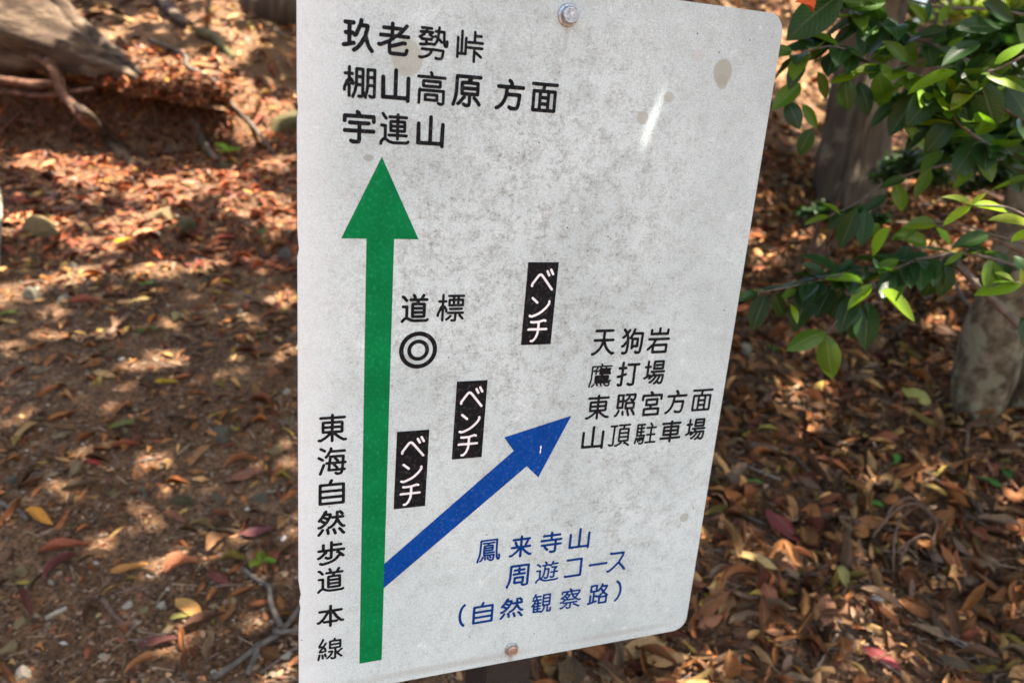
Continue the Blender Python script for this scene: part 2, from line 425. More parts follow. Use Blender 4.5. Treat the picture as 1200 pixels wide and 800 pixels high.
GLYPHS = {
    '玖': '84,104 137,113;84,104 84,222;84,104 69,96 18,88;84,333 132,333;84,333 35,333;84,333 84,222;216,313 297,312 303,308 301,283 283,225 278,188;216,313 227,366;216,313 208,304 170,218 164,209 150,202;361,43 337,69 318,99 303,132 289,180 278,188;84,222 122,222;84,222 40,222;141,39 173,58 208,92 237,130 265,181 278,188',
    '老': '169,316 268,316 285,301;169,316 169,366;169,316 71,316;169,316 169,236;140,122 177,126 294,166 318,163;140,122 140,172;140,122 142,63 151,48 164,44 295,42 319,45 332,54 341,88;242,239 249,261 282,291 285,301;242,239 193,231;242,239 248,235 355,235;333,351 298,308 285,301;140,172 146,186 186,211 193,231;140,172 114,167 40,131 20,134;38,235 169,236;169,236 190,235 193,231',
    '勢': '33,176 100,180 109,184;264,367 262,324;109,350 169,350;109,350 49,350;109,350 109,311;232,42 245,37 289,37 302,41 311,52 317,71 324,125;185,308 109,311;146,285 185,263;24,253 81,287;367,228 372,210 367,179 358,174 347,175 337,189 331,216 327,324 262,324;179,125 190,131;179,125 172,128 57,128;179,125 172,99 156,80 136,65 105,51 68,41 43,38 28,43;35,308 109,311;252,246 273,239 298,215;252,246 252,258;252,246 230,205 210,184 180,187 109,184;49,234 109,234;223,324 262,324;109,184 109,234;262,324 252,258;109,234 171,234;218,271 252,258;324,125 190,131',
    '峠': '40,118 92,118;40,118 40,291;40,118 40,79;348,95 282,138 257,140;257,190 360,191;257,190 180,191;257,190 257,140;143,118 92,118;143,118 144,292;92,363 92,118;181,249 257,251;257,365 257,324;257,41 257,140;257,324 340,324;257,324 257,251;257,251 361,249',
    '棚': '110,294 76,294;179,39 209,37 222,46 223,171;154,264 223,264;154,264 154,352 223,351 223,264;154,264 153,171;72,222 77,218 77,39;72,222 76,240;72,222 55,210 27,133 27,107;349,264 275,264;349,264 349,352 275,352 275,264;349,264 349,171;77,367 76,294;275,264 275,171;223,264 223,171;349,171 275,171;349,171 348,45 343,39 316,36 298,49;76,294 76,240;76,294 33,294;223,171 153,171;76,240 100,228 115,197 115,178;117,30 120,47 138,89 153,171;253,30 253,48 269,106 275,171',
    '山': '334,284 334,68;334,68 195,69;334,68 334,42;57,284 57,69 195,69;195,69 195,361',
    '高': '183,378 192,366 199,332;350,329 208,329 199,332;123,77 260,77 263,80 261,134 126,135 123,132 123,77;51,41 53,182 338,181 339,58 336,45 326,38 299,37 281,46;199,332 190,329 39,329;155,284 293,283 296,280 296,231 292,227 237,227 100,227 97,230 97,280 101,284 155,284',
    '原': '130,223 323,223;130,223 130,279 133,282 210,285;130,223 131,164 226,161;226,161 226,63 222,43 214,38 177,36 156,49;226,161 320,163 323,166 323,223;323,223 321,281 210,285;351,348 67,348 64,189 59,142 50,99 31,42;348,53 314,95 282,123;87,53 101,58 148,114 162,125;210,285 217,315 236,324',
    '方': '187,56 208,42 260,41 282,49 291,63 301,103 310,209 144,211;30,40 46,45 68,60 102,98 126,145 144,211;44,301 149,300;201,301 350,301;201,301 201,321 208,336 194,366 178,376;201,301 149,300;149,300 144,211',
    '面': '249,266 335,266 335,58;249,266 178,267;249,266 249,197;249,58 335,58;249,58 249,129;249,58 139,58;139,266 178,267;139,266 54,266 54,58;139,266 139,197;249,197 139,197;249,197 249,129;139,58 139,129;139,58 54,58;139,129 249,129;139,129 139,197;190,341 353,343;190,341 39,343;190,341 178,267',
    '宇': '197,253 97,254;197,253 197,165;197,253 292,254;43,274 44,328 198,330;347,275 345,328 198,330;175,375 189,364 198,330;347,165 197,165;113,51 134,40 182,42 193,48 197,67 197,165;46,165 197,165',
    '連': '329,233 327,285 239,285;329,233 239,233;329,233 329,183 326,180 239,180;378,60 355,46 187,43 134,55 83,89;348,336 239,336;48,368 90,316;354,129 239,129;83,89 83,235 33,237;83,89 62,83 37,59 31,51 30,28;134,336 239,336;239,366 239,336;239,233 239,285;239,233 150,233;239,233 239,180;150,233 150,282 153,285 239,285;150,233 152,181 239,180;239,180 239,129;239,336 239,285;129,129 239,129;239,129 239,89',
    '道': '164,209 323,209;164,209 164,260 167,263 231,265;164,209 164,155;240,317 284,321;240,317 192,319;240,317 231,265;309,376 289,342 284,321;29,40 57,71 88,86;323,155 323,209;323,155 164,155;323,155 323,104 320,101 166,101 164,155;36,230 88,229 88,86;355,319 284,321;231,265 321,262 323,209;370,59 355,49 342,48 189,47 138,59 88,86;32,357 46,352 83,309;137,319 192,319;179,375 196,348 192,319',
    '標': '358,58 315,103;232,303 290,303;232,303 232,232;86,224 88,284;86,224 66,214 53,174 28,124 26,100;290,303 290,232;37,285 88,284;164,354 231,354;260,133 360,134;260,133 162,134;260,133 257,41 246,36 212,36;231,354 291,354;231,354 232,303;186,186 341,186;195,94 164,62 141,49;359,354 291,354;232,232 290,232;232,232 174,232 174,302 232,303;290,232 352,233 352,302 290,303;291,354 290,303;86,224 112,213 135,176 135,155;86,224 89,214 89,39;129,285 88,284;89,366 88,284',
    '東': '43,332 194,332;23,51 46,50 101,80 146,114 164,132 172,147;172,147 192,148;172,147 167,153 75,154 74,214;194,332 351,332;194,332 194,365;194,332 194,274;192,148 194,41;370,52 342,51 288,81 240,118 227,131 219,148;194,214 321,214;194,214 194,274;194,214 74,214;194,214 192,148;192,148 219,148;219,148 228,153 317,153 321,157 321,214;74,214 74,271 77,274 194,274;194,274 316,274 321,269 321,214',
    '海': '52,364 101,336;323,94 255,93;323,94 317,61 305,43 258,39 241,52;263,181 331,180;263,181 163,180;29,253 76,224;91,161 48,50;118,258 137,276 163,322 173,327;163,180 154,93 255,93;163,180 127,181;163,180 173,261 235,262;180,365 173,327;349,326 173,327;323,94 352,93;323,94 331,180;331,180 361,181;255,93 257,121 219,157;235,262 235,236 264,208 263,181;235,262 335,261 331,180',
    '自': '78,144 318,144;78,144 78,229;78,144 78,58;318,229 317,315 178,316;318,229 78,229;318,229 318,144;178,316 182,345 193,373;178,316 79,315 78,229;78,58 318,58;318,144 318,58',
    '然': '368,139 349,142 328,162 298,206 286,236 273,243;31,31 53,58 80,103;228,100 235,89 252,37;273,286 352,286;273,286 273,362;273,286 212,286;273,286 273,243;35,247 72,295 94,334 103,339;344,331 312,366;366,33 354,42 320,94 307,105;166,133 181,136 197,146 233,179 255,213 264,237 273,243;30,143 49,143 76,159 113,191 117,206;156,42 151,85 142,100;103,290 155,262;117,206 131,211 151,242 155,262;117,206 70,238;103,339 181,335 181,316 172,286 163,266 155,262;103,339 107,364 123,380',
    '歩': '94,246 196,246;94,246 94,335;94,246 38,245;347,145 289,204 274,208;196,324 316,324;196,324 196,366;196,324 196,246;196,246 354,245;196,246 193,131 183,124 147,122 128,136;127,211 109,203 88,175 54,142 34,135;59,47 81,37 117,42 166,54 209,71 243,93 269,120 284,147 301,156',
    '本': '107,111 195,111;348,286 231,285;284,111 195,111;158,285 152,255 102,171 47,113 40,108 22,107;158,285 195,286;158,285 42,286;195,111 195,286;195,111 195,41;195,286 231,285;195,286 195,364;231,285 240,250 285,175 339,118 350,110 370,109',
    '線': '29,46 44,127;191,273 341,273;191,273 193,330 253,332;191,273 191,216 269,214;258,366 253,332;84,118 91,61;122,128 132,89;92,256 104,262 132,309;178,159 225,158 224,139 195,89 169,64 153,54;269,214 339,215 341,273;269,214 269,175 274,146;130,178 122,219 112,232;363,177 348,172 311,137 301,133;360,56 314,101 304,116 301,133;301,133 274,146;341,273 340,329 253,332;92,256 41,256 40,260 46,281 89,356 93,377;92,256 87,236 53,193 47,172 60,170 130,178;213,49 230,36 253,37 267,45 269,138 274,146',
    '天': '43,218 183,218 192,209;58,338 193,338;193,338 332,338;193,338 192,209;23,45 42,44 73,59 109,83 135,107 158,136 173,164 182,194 192,209;192,209 203,218 349,218;369,48 350,44 333,51 298,71 268,96 245,122 224,154 206,193 192,209',
    '狗': '121,360 98,328 83,318;150,250 184,308 193,313;107,207 105,255 93,292 83,303;107,207 112,201 112,129 100,59 95,49 82,40 49,37 34,42;186,106 186,132;193,313 197,338 208,368;186,132 274,133 273,236 186,236 186,132;83,318 34,370;83,318 83,303;23,262 38,266 68,295 83,303;107,207 88,199 39,139 20,138;254,51 270,38 313,40 325,49 332,65 343,150 348,311 193,313',
    '岩': '142,225 354,227;142,225 38,227;142,225 137,201 117,172 110,146;31,92 86,137 110,146;63,347 64,296 195,297;195,297 328,296 329,348;195,297 195,366;110,146 112,53 328,53 327,147 110,146',
    '鷹': '118,110 362,110;118,110 118,137;118,110 118,89 123,83 337,83 344,76 340,52 334,39 323,32 296,34 276,46 258,69;120,224 120,267;181,276 271,276;181,276 178,285;181,276 181,250;188,306 272,302;188,306 182,300 178,285;144,62 152,57 160,42;204,67 221,35;272,302 344,303;120,267 148,267 160,279 178,285;120,267 117,279;196,379 207,365 211,345;207,195 211,207 226,212;207,195 198,191 124,191 118,185 118,164;207,195 212,191 313,191 319,186 319,164;192,342 211,345;192,342 137,342;137,342 60,341 57,162 48,99 31,47 34,27;271,250 336,250;271,250 271,276;271,250 181,250;271,250 271,231;101,60 91,45 70,29;118,164 319,164;118,164 118,137;272,302 271,276;335,276 271,276;319,164 319,143 313,137 118,137;356,342 270,342;117,279 86,271;270,342 211,345;271,231 278,225 348,225;188,306 192,342;272,302 270,342;137,342 138,319 123,299 117,279;271,231 262,225 181,225 181,250',
    '打': '201,57 225,41 272,43 287,51 290,67 290,335;181,336 290,335;92,182 37,166 20,168;92,182 89,49 84,44 51,41 35,50;144,290 92,290;36,290 92,290;148,198 102,188 92,182;290,335 358,336;92,365 92,290;92,182 92,290',
    '場': '211,35 229,41 263,82 287,127 293,157;80,363 80,284;123,157 81,145;34,117 76,136 81,145;81,145 80,284;38,284 80,284;334,308 332,360 183,360 181,308;334,308 181,308;334,308 334,258 331,255 184,255 181,257 181,308;293,157 349,157 347,105 340,64 329,41 316,36 291,36 277,46;293,157 229,156;116,113 142,128 169,155 183,159;80,284 120,284;183,159 229,156;183,159 198,209;359,210 198,209;145,210 198,209;229,156 225,135 190,90 153,57 133,54',
    '照': '136,258 136,353 50,352 50,258;136,258 50,258;136,258 136,156 50,156;184,354 246,353;355,39 323,94 306,109;273,281 288,269 321,269 334,276 343,309 345,354 246,353;154,45 149,91;163,259 188,263 220,285 235,305 244,327 246,353;256,32 230,105;50,258 50,156;336,219 332,226 194,226 193,148 193,142 334,142 336,219;76,111 76,98 45,45 40,39 22,33',
    '宮': '170,378 189,367 198,334;345,276 343,332 198,334;198,334 47,332 46,274;176,139 189,194;189,194 279,197 282,200 280,273 199,273 108,271 109,198 189,194;176,139 314,136 314,53 220,53 81,53 82,137 176,139',
    '頂': '137,344 92,343;177,352 263,349;287,75 313,71 367,35;230,80 152,40 130,43;347,230 345,289 254,292;347,230 188,230;347,230 347,170;347,170 188,170;254,292 263,349;254,292 190,290 188,230;92,343 91,64 85,54 54,50 43,50 21,63;92,343 31,344;359,352 263,349;188,170 188,230;347,170 347,113 343,109 191,109 188,111 188,170',
    '駐': '109,87 96,136;112,295 154,295;112,295 112,354;112,295 47,295;112,295 112,234;25,51 39,135;97,44 112,37 137,37 147,41 156,59 161,102;205,296 277,295;288,326 259,368;47,234 112,234;47,234 47,295;47,234 47,174 112,174;112,354 48,355 47,295;112,354 162,355;74,77 69,127;361,49 277,51;345,179 277,179;161,102 141,104 127,137;353,296 277,295;198,49 277,51;277,51 277,179;152,234 112,234;216,179 277,179;277,179 277,295;112,234 112,174;112,174 166,174 161,102',
    '車': '355,94 194,94;49,334 194,334;316,216 314,279 194,279;316,216 194,216;316,216 316,154 313,151 194,151;75,216 194,216;75,216 77,279 194,279;75,216 76,152 194,151;194,151 194,216;194,151 194,94;341,334 194,334;194,94 36,94;194,94 194,40;194,279 194,334;194,279 194,216;194,365 194,334',
    '鳳': '190,305 279,308;190,305 110,308;190,305 184,270;126,232 257,232;126,232 126,263 130,267 184,270;126,232 126,195;237,77 220,99;257,232 257,262 253,267 184,270;257,232 257,200 252,195 126,195;126,159 284,159;126,159 126,195;126,159 129,123 281,121 279,79 271,46 255,38 232,38 217,47;72,41 85,48 96,61 112,95;149,57 146,91;194,63 184,88;363,111 371,88 363,46 350,43 342,47 328,88 320,182 318,350 72,350 67,170 56,108 32,46 33,29',
    '来': '276,229 308,292;40,195 174,195 188,187;58,322 195,322;188,187 195,178 195,41;372,60 352,60 340,66 288,103 239,151 211,188;16,64 40,61 78,84 124,122 169,173 188,187;95,278 117,233 127,224;195,322 337,322;195,322 195,365;195,322 195,197 188,187;188,187 211,188;211,188 220,195 353,195',
    '寺': '189,50 205,41 241,42 261,49 265,63 265,167;46,167 265,167;265,167 349,167;265,167 265,244;194,245 265,244;194,245 194,323;194,245 36,244;354,244 265,244;194,323 326,323;194,323 194,365;194,323 70,323;141,85 95,134',
    '周': '136,85 258,85 259,164 137,164 136,85;31,32 33,46 55,93 68,157 73,351 329,350 329,61 326,46 312,39 271,37 249,51;196,313 196,283;196,283 270,283;196,283 127,283;196,283 196,223;196,223 280,221;196,223 117,221',
    '遊': '372,59 354,46 346,45 183,44 149,52 106,78 84,86;359,185 308,185;258,185 308,185;114,97 139,139 148,168 156,251;84,86 84,231 33,233;84,86 58,72 35,49 33,28;278,368 271,329;156,318 183,319;156,318 122,318;156,318 156,251;355,328 271,329;82,307 55,334 33,349;156,251 218,250 215,154 208,102 200,92 174,90 161,104;308,185 305,96 274,91 256,104;183,319 172,362 157,376;271,329 262,323 249,302 228,318 183,319;270,270 339,268 334,250 313,231 309,221 308,185',
    'コ': '86,305 312,305 314,89;314,89 78,89 65,95',
    'ー': '344,201 332,205 46,205',
    'ス': '48,69 71,68 104,86 156,124 206,172 222,177;222,177 228,199 253,234 275,276 283,309 280,313 88,313 75,323;222,177 288,114 326,72',
    '観': '132,211 129,162;132,211 63,213;59,60 129,60;59,60 59,112;219,290 339,290;219,290 219,352 338,352 339,290;219,290 219,227;75,379 64,338;132,211 132,231 118,254;132,211 175,211;129,60 129,112;38,310 54,333 64,338;170,112 129,112;35,273 81,272;93,273 176,273;93,273 99,304;93,273 81,272;64,338 170,336;22,170 37,191 56,197;360,103 365,75 357,48 321,45 307,49 304,164;63,213 81,272;63,213 59,211 56,197;339,227 339,290;339,227 219,227;339,227 339,164 304,164;304,164 249,164;249,164 219,164 219,227;59,112 129,112;59,112 59,162;129,112 129,162;169,162 129,162;59,162 129,162;59,162 56,197;129,60 178,60 194,42 208,47 223,63 235,85 244,115 249,164',
    '察': '133,104 119,99 88,72 48,48 26,51;134,224 146,228 159,245 170,264 172,280 109,285;134,224 102,249;134,224 129,204;21,152 39,152 77,170 93,181 96,190;40,308 42,338 191,338 200,341;260,102 344,52 358,50;200,341 193,368 172,378;200,341 207,338 348,337 349,306 324,278;27,227 65,250 97,281 109,285;276,211 263,217 242,239 228,259 224,279;276,211 253,190 142,190 129,204;59,218 77,210 96,190;109,285 114,305 128,315;224,279 214,284 200,312;224,279 324,278;276,211 315,256 324,278;313,135 199,134;78,135 199,134;129,204 96,190;199,134 199,55 195,43 185,39 152,38 134,51;371,168 353,164 325,175 288,196 276,211',
    '路': '218,300 229,293 245,265 272,232;218,300 223,323 234,332;218,300 207,296 182,262 148,260;48,66 94,74 104,80;48,66 47,194;48,66 34,60 16,65;148,260 146,354 49,354 48,260 103,259;148,260 103,259;209,152 335,152;209,152 202,168;349,168 304,201 272,232;349,168 339,164 339,155 335,152;202,168 207,178 242,202 272,232;202,168 177,162 160,168 151,177 104,177;234,332 325,328 322,306 313,288 272,232;234,332 239,365;104,177 103,259;104,177 104,80;104,80 158,89;335,152 335,51 209,51 209,152',
    'ベ': '310,334 344,280;258,314 288,265;345,91 207,242 181,267 164,274 146,271 131,258 48,157 48,136',
    'ン': '60,77 85,68 122,76 195,107 244,138 297,186 324,219 342,246 342,277;159,263 83,326',
    'チ': '202,216 340,217;202,216 202,316;313,329 287,336 202,316;94,59 119,59 144,77 168,102 194,156 202,216;37,214 49,217 202,216;202,316 110,312 73,315',
    '（': '300,380 240,330 210,260 200,200 210,140 240,70 300,20',
    '）': '100,380 160,330 190,260 200,200 190,140 160,70 100,20',
}
LETTERING = {
    'place_names_text': [('玖', 0.0471, 0.0572, 0.0222, 0.0224), ('老', 0.0757, 0.0572, 0.0238, 0.0226), ('勢', 0.1086, 0.0572, 0.0234, 0.024), ('峠', 0.14, 0.0572, 0.0214, 0.0231), ('棚', 0.049, 0.0927, 0.0241, 0.0224), ('山', 0.0784, 0.0927, 0.0208, 0.0231), ('高', 0.1086, 0.0927, 0.0226, 0.0245), ('原', 0.1394, 0.0927, 0.0232, 0.0232), ('方', 0.1783, 0.0927, 0.0236, 0.0228), ('面', 0.2104, 0.0927, 0.0225, 0.0219), ('宇', 0.0493, 0.1275, 0.0237, 0.0236), ('連', 0.0789, 0.1275, 0.023, 0.024), ('山', 0.1093, 0.1275, 0.021, 0.0233)],
    'signpost_text': [('道', 0.1024, 0.2817, 0.0232, 0.0241), ('標', 0.1355, 0.2817, 0.0238, 0.0239)],
    'direction_text': [('天', 0.2963, 0.3203, 0.0232, 0.0241), ('狗', 0.3286, 0.3203, 0.0221, 0.025), ('岩', 0.3593, 0.3203, 0.0232, 0.0251), ('鷹', 0.297, 0.3552, 0.0238, 0.0239), ('打', 0.3284, 0.3552, 0.0234, 0.0241), ('場', 0.3593, 0.3552, 0.0225, 0.0242), ('東', 0.2981, 0.3898, 0.0247, 0.0248), ('照', 0.3299, 0.3898, 0.0221, 0.0228), ('宮', 0.361, 0.3898, 0.0221, 0.0251), ('方', 0.391, 0.3898, 0.0231, 0.0241), ('面', 0.423, 0.3898, 0.0231, 0.0227), ('山', 0.2963, 0.4239, 0.0225, 0.0238), ('頂', 0.3274, 0.4239, 0.0234, 0.0235), ('駐', 0.3588, 0.4239, 0.0243, 0.0227), ('車', 0.3895, 0.4239, 0.0233, 0.0231), ('場', 0.4207, 0.4239, 0.0228, 0.0232)],
    'course_name_text': [('鳳', 0.1908, 0.5418, 0.0238, 0.0244), ('来', 0.2262, 0.5418, 0.0231, 0.0233), ('寺', 0.2608, 0.5418, 0.0229, 0.023), ('山', 0.2941, 0.5418, 0.022, 0.0235), ('周', 0.2256, 0.5772, 0.0228, 0.0246), ('遊', 0.2599, 0.5772, 0.025, 0.0242), ('コ', 0.2903, 0.5772, 0.0184, 0.0202), ('ー', 0.3205, 0.5772, 0.0204, 0), ('ス', 0.3437, 0.5772, 0.0211, 0.0228), ('（', 0.1659, 0.616, 0.0046, 0.0252), ('自', 0.1894, 0.616, 0.0204, 0.0235), ('然', 0.2222, 0.616, 0.0243, 0.0231), ('観', 0.2565, 0.616, 0.0224, 0.0232), ('察', 0.2913, 0.616, 0.0237, 0.024), ('路', 0.3252, 0.616, 0.0233, 0.0242), ('）', 0.3505, 0.616, 0.0056, 0.0253)],
    'trail_name_text': [('東', 0.0303, 0.3924, 0.0239, 0.0252), ('海', 0.0303, 0.4255, 0.024, 0.026), ('自', 0.0303, 0.4567, 0.0214, 0.0234), ('然', 0.0303, 0.4889, 0.0234, 0.024), ('歩', 0.0303, 0.5214, 0.0237, 0.0228), ('道', 0.0303, 0.551, 0.0234, 0.0244), ('本', 0.0303, 0.5915, 0.0238, 0.0224), ('線', 0.0303, 0.6297, 0.0228, 0.0238)],
}

# ------------------------------------------------------------------ ground sheet
def graded(lo, hi, a, b, step, grow=1.16):
    core = list(np.arange(a, b + 1e-6, step))
    s = step; x = core[-1]; up = []
    while x < hi: s *= grow; x += s; up.append(min(x, hi))
    s = step; x = core[0]; dn = []
    while x > lo: s *= grow; x -= s; dn.append(max(x, lo))
    return np.array(dn[::-1] + core + up)

def ground():
    xs = graded(-150, 150, -2.6, 2.4, .022); ys = graded(-60, 200, 1.2, 5.4, .022)
    X, Y = np.meshgrid(xs, ys)
    Z = H(X, Y)
    near = np.exp(-((X / 4) ** 2 + ((Y - 3) / 3.5) ** 2))
    Z = Z + near * (.010 * (vn(X, Y, .045, 9) - .5) + .006 * (vn(X, Y, .028, 10) - .5))
    V = np.stack([X, Y, Z], -1).reshape(-1, 3)
    ny, nx = X.shape
    i = np.arange(ny - 1)[:, None] * nx + np.arange(nx - 1)[None]
    F = np.stack([i, i + 1, i + nx + 1, i + nx], -1).reshape(-1, 4)
    return tag(put('ground', mesh_np('ground', V, F), M['soil']), kind='structure')
ground()

# ------------------------------------------------------------------ where the sun comes through the canopy
KX, KY = SUN.x / SUN.z, SUN.y / SUN.z
def q_of(p):
    return np.array([p[0] - KX * p[2], p[1] - KY * p[2]])
# photo x, photo y, radius in photo pixels, stretch along the slope
SUN_SPOTS = [
    (20, 165, 34, 1.3), (75, 190, 40, 1.1), (115, 208, 30, 1.2), (160, 175, 16, 1.5), (190, 225, 34, 1.1), (245, 215, 36, 1.1), (300, 240, 28, 1.2), (335, 262, 18, 1.2),
    (225, 92, 34, 1.4), (265, 118, 22, 1.3), (190, 82, 22, 1.3), (150, 70, 16, 2), (100, 55, 22, 2), (60, 25, 26, 2),
    (160, 262, 26, 1.2), (15, 262, 18, 1.4), (60, 262, 16, 1.4), (120, 290, 20, 1.0), (90, 325, 24, .9), (15, 345, 22, 1.0), (180, 315, 14, 1), (240, 312, 16, 1),
    (60, 365, 10, 1), (335, 352, 12, 1.2), (185, 422, 26, 1.0), (70, 395, 14, .9), (10, 410, 12, 1), (20, 480, 14, .8), (80, 535, 22, .8), (175, 545, 26, .7), (130, 545, 12, .7), (178, 480, 10, .8),
    (60, 575, 20, .7), (175, 590, 12, .7), (160, 650, 20, .7), (215, 690, 16, .8), (190, 672, 12, .7), (340, 668, 14, .8), (110, 640, 10, .8), (30, 620, 16, .7), (210, 715, 10, .7),
    (300, 150, 12, 1.5), (330, 130, 12, 1.5), (290, 50, 10, 2), (240, 20, 14, 2), (320, 195, 12, 1.4),
    (930, 85, 34, 2.2), (905, 60, 22, 2.4), (955, 40, 22, 2.5), (1055, 112, 26, 1.8), (1040, 130, 16, 1.5), (1128, 300, 30, .9), (1140, 275, 18, .9), (1110, 330, 14, .9), (1090, 252, 10, 1), (1055, 215, 12, 1.2),
    (1000, 742, 18, .8), (1045, 770, 26, .7), (818, 770, 20, .7), (1190, 640, 16, .8), (915, 463, 8, 1), (935, 512, 7, 1), (1018, 568, 9, 1), (895, 530, 9, 1), (975, 532, 7, 1), (1065, 568, 7, 1), (1005, 712, 8, 1), (845, 600, 6, 1), (960, 460, 8, 1), (1095, 385, 10, 1), (950, 390, 9, 1), (905, 310, 6, 1)]
SPOTS = []
for sx, sy, sr, st in SUN_SPOTS:
    p = at(sx, sy); r = px_size(sr, p) * (1.7 if sy > 700 and sx > 800 else 1.35 if sx > 800 and sr < 12 else .72 if (sy > 440 and sx < 350) else .9 if sy > 300 and sx < 350 else 1.0)
    SPOTS.append((*q_of(p), r, r * st))
for sx, sy, sr, Y in [(1085, 100, 34, 1.35), (1130, 110, 22, 1.35), (1180, 75, 26, 1.35), (1180, 268, 28, 1.2), (1130, 245, 26, 1.25), (1010, 345, 34, 1.3), (1060, 365, 16, 1.3),
                      (1165, 340, 24, 1.25), (1032, 283, 18, 1.3), (985, 95, 16, 1.3), (1060, 60, 14, 1.4), (1075, 268, 14, 1.3), (1115, 300, 12, 1.3)]:
    p = pt(sx, sy, Y); r = px_size(sr, p); SPOTS.append((*q_of(p), r, r))
SPOTS = np.array(SPOTS)
SIGN_O = Vector((-0.18429, 0.64843, CAM_Z + 0.09827))
SIGN_H = Vector((0.93040, 0.36654, 0.0)).normalized()
def on_sign(u, v): return SIGN_O + SIGN_H * u - Vector((0, 0, v))
sign_q = np.array([q_of(on_sign(u, v)) for u in (0, .11, .22, .34, .45) for v in (0, .12, .24, .36, .48, .6, .69)])
streak_q = np.array([q_of(on_sign(.325 - .011 * k / 4, .07 + .07 * k / 4)) for k in range(5)])

def sunny(q):
    """how far each canopy leaf lies inside a gap that lets the sun reach the floor"""
    s = np.zeros(len(q))
    for cx_, cy_, rx, ry in SPOTS:
        gr_ = .005 + .05 * min(1, max(0, (cy_ - 2.0) / 1.5))
        d2 = ((q[:, 0] - cx_) / (rx + gr_)) ** 2 + ((q[:, 1] - cy_) / (ry + gr_)) ** 2
        s = np.maximum(s, 1.35 - d2)
    return s

# ------------------------------------------------------------------ trees
def tree_root(name, label, base, group=None):
    return thing(name, label, 'tree', base, group=group)

def trunk_mesh(root, base, top, r0, r1, flare=1.6, mat=None, name='trunk', bend=(0, 0), sides=28, ridge=.05, n=26):
    base = Vector(base); top = Vector(top); pts = []; rad = []
    for i in range(n + 1):
        t = (i / n) ** 1.6
        p = base.lerp(top, t) + Vector((bend[0], bend[1], 0)) * math.sin(math.pi * t)
        pts.append(p - base)
        r = r0 + (r1 - r0) * t
        hgt = (p - base).z
        rad.append(r * (1 + (flare - 1) * math.exp(-max(hgt, 0) / .28)))
    pts[0] = pts[0] - (pts[1] - pts[0]).normalized() * .15
    V, F = tube(pts, rad, sides, rough=.16, seed=hash(name) % 7 * 0 + r0 * 40, ridge=ridge, ridges=7)
    return put(name, mesh_vf(name, V, F), mat or M['bark_grey'], root)

TREES = []   # root, foot, crown centre, limbs start height
def add_tree(label, foot, top, r0, r1, mat='bark_grey', flare=1.6, bend=(0, 0), group=None, ridge=.05):
    foot = Vector(foot); foot.z = H1(foot.x, foot.y)
    root = tree_root('forest_tree', label, foot, group)
    trunk_mesh(root, foot, top, r0, r1, flare, M[mat], bend=bend, ridge=ridge)
    TREES.append((root, foot, Vector(top)))
    return root

b1 = at(990, 236)
k1 = px_size(33, b1)
add_tree('grey-brown tree trunk rising right beside the upper right corner of the signboard', b1,
         b1 + Vector((-.12, .25, 5.2)), k1 * 1.0, k1 * .78, mat='bark_streaked', flare=1.30, ridge=.11)
b2 = at(1088, 128)
k2 = px_size(42, b2)
t2 = b2 + Vector((1.1, .2, 5.6))
add_tree('dark brown ridged tree trunk behind the shrub leaves at upper right, with fluted bark', b2, t2, k2, k2 * .75, flare=1.3, ridge=.14)
b4 = at(338, 14)
k4 = px_size(34, b4)
add_tree('dark tree trunk foot half hidden behind the upper left corner of the signboard', b4, b4 + Vector((.5, .3, 4.6)), k4, k4 * .7)
b3 = at(1148, 490)
def twin():
    Y = b3.y
    root = tree_root('forest_tree', 'pale lichened twin-stemmed tree leaning at the right edge under the shrub', b3)
    k = px_size(1, b3)
    for nm, pts in (('trunk', [(1152, 512, 12), (1147, 494, 21), (1146, 470, 27), (1153, 440, 31), (1164, 405, 33), (1176, 368, 33), (1190, 325, 32), (1206, 270, 31), (1226, 180, 30), (1256, 20, 28), (1300, -300, 25), (1350, -800, 19)]),
                    ('stem', [(1166, 540, 12), (1178, 520, 18), (1190, 496, 24), (1203, 465, 28), (1218, 425, 29), (1234, 380, 29), (1254, 320, 28), (1284, 220, 27), (1330, 60, 25), (1430, -300, 20)])):
        P = [pt(x, y, Y + (.0 if nm == 'trunk' else .07)) - b3 for x, y, r in pts]; R_ = [r * k for _, _, r in pts]
        Q = smooth_path(P, 5); rr = np.interp(np.linspace(0, len(P) - 1, len(Q)), range(len(P)), R_)
        V, F = tube(Q, list(rr), 26, rough=.22, seed=3, ridge=.04, ridges=4)
        put(nm, mesh_vf(nm, V, F), M['bark_pale'], root)
    TREES.append((root, b3.copy(), pt(1350, -800, Y)))
    return root
root3 = twin()
add_tree('tree standing on the slope left of the trail, just outside the photograph', (-3.3, 2.3, 0), (-2.6, 2.2, 6.0), .17, .12)
add_tree('tree standing right of the trail, just outside the photograph', (3.4, 2.0, 0), (3.2, 1.7, 6.2), .16, .11)
add_tree('tree standing uphill among the bushes, hidden behind the signboard', (.9, 6.6, 0), (1.2, 6.2, 7.2), .15, .10)

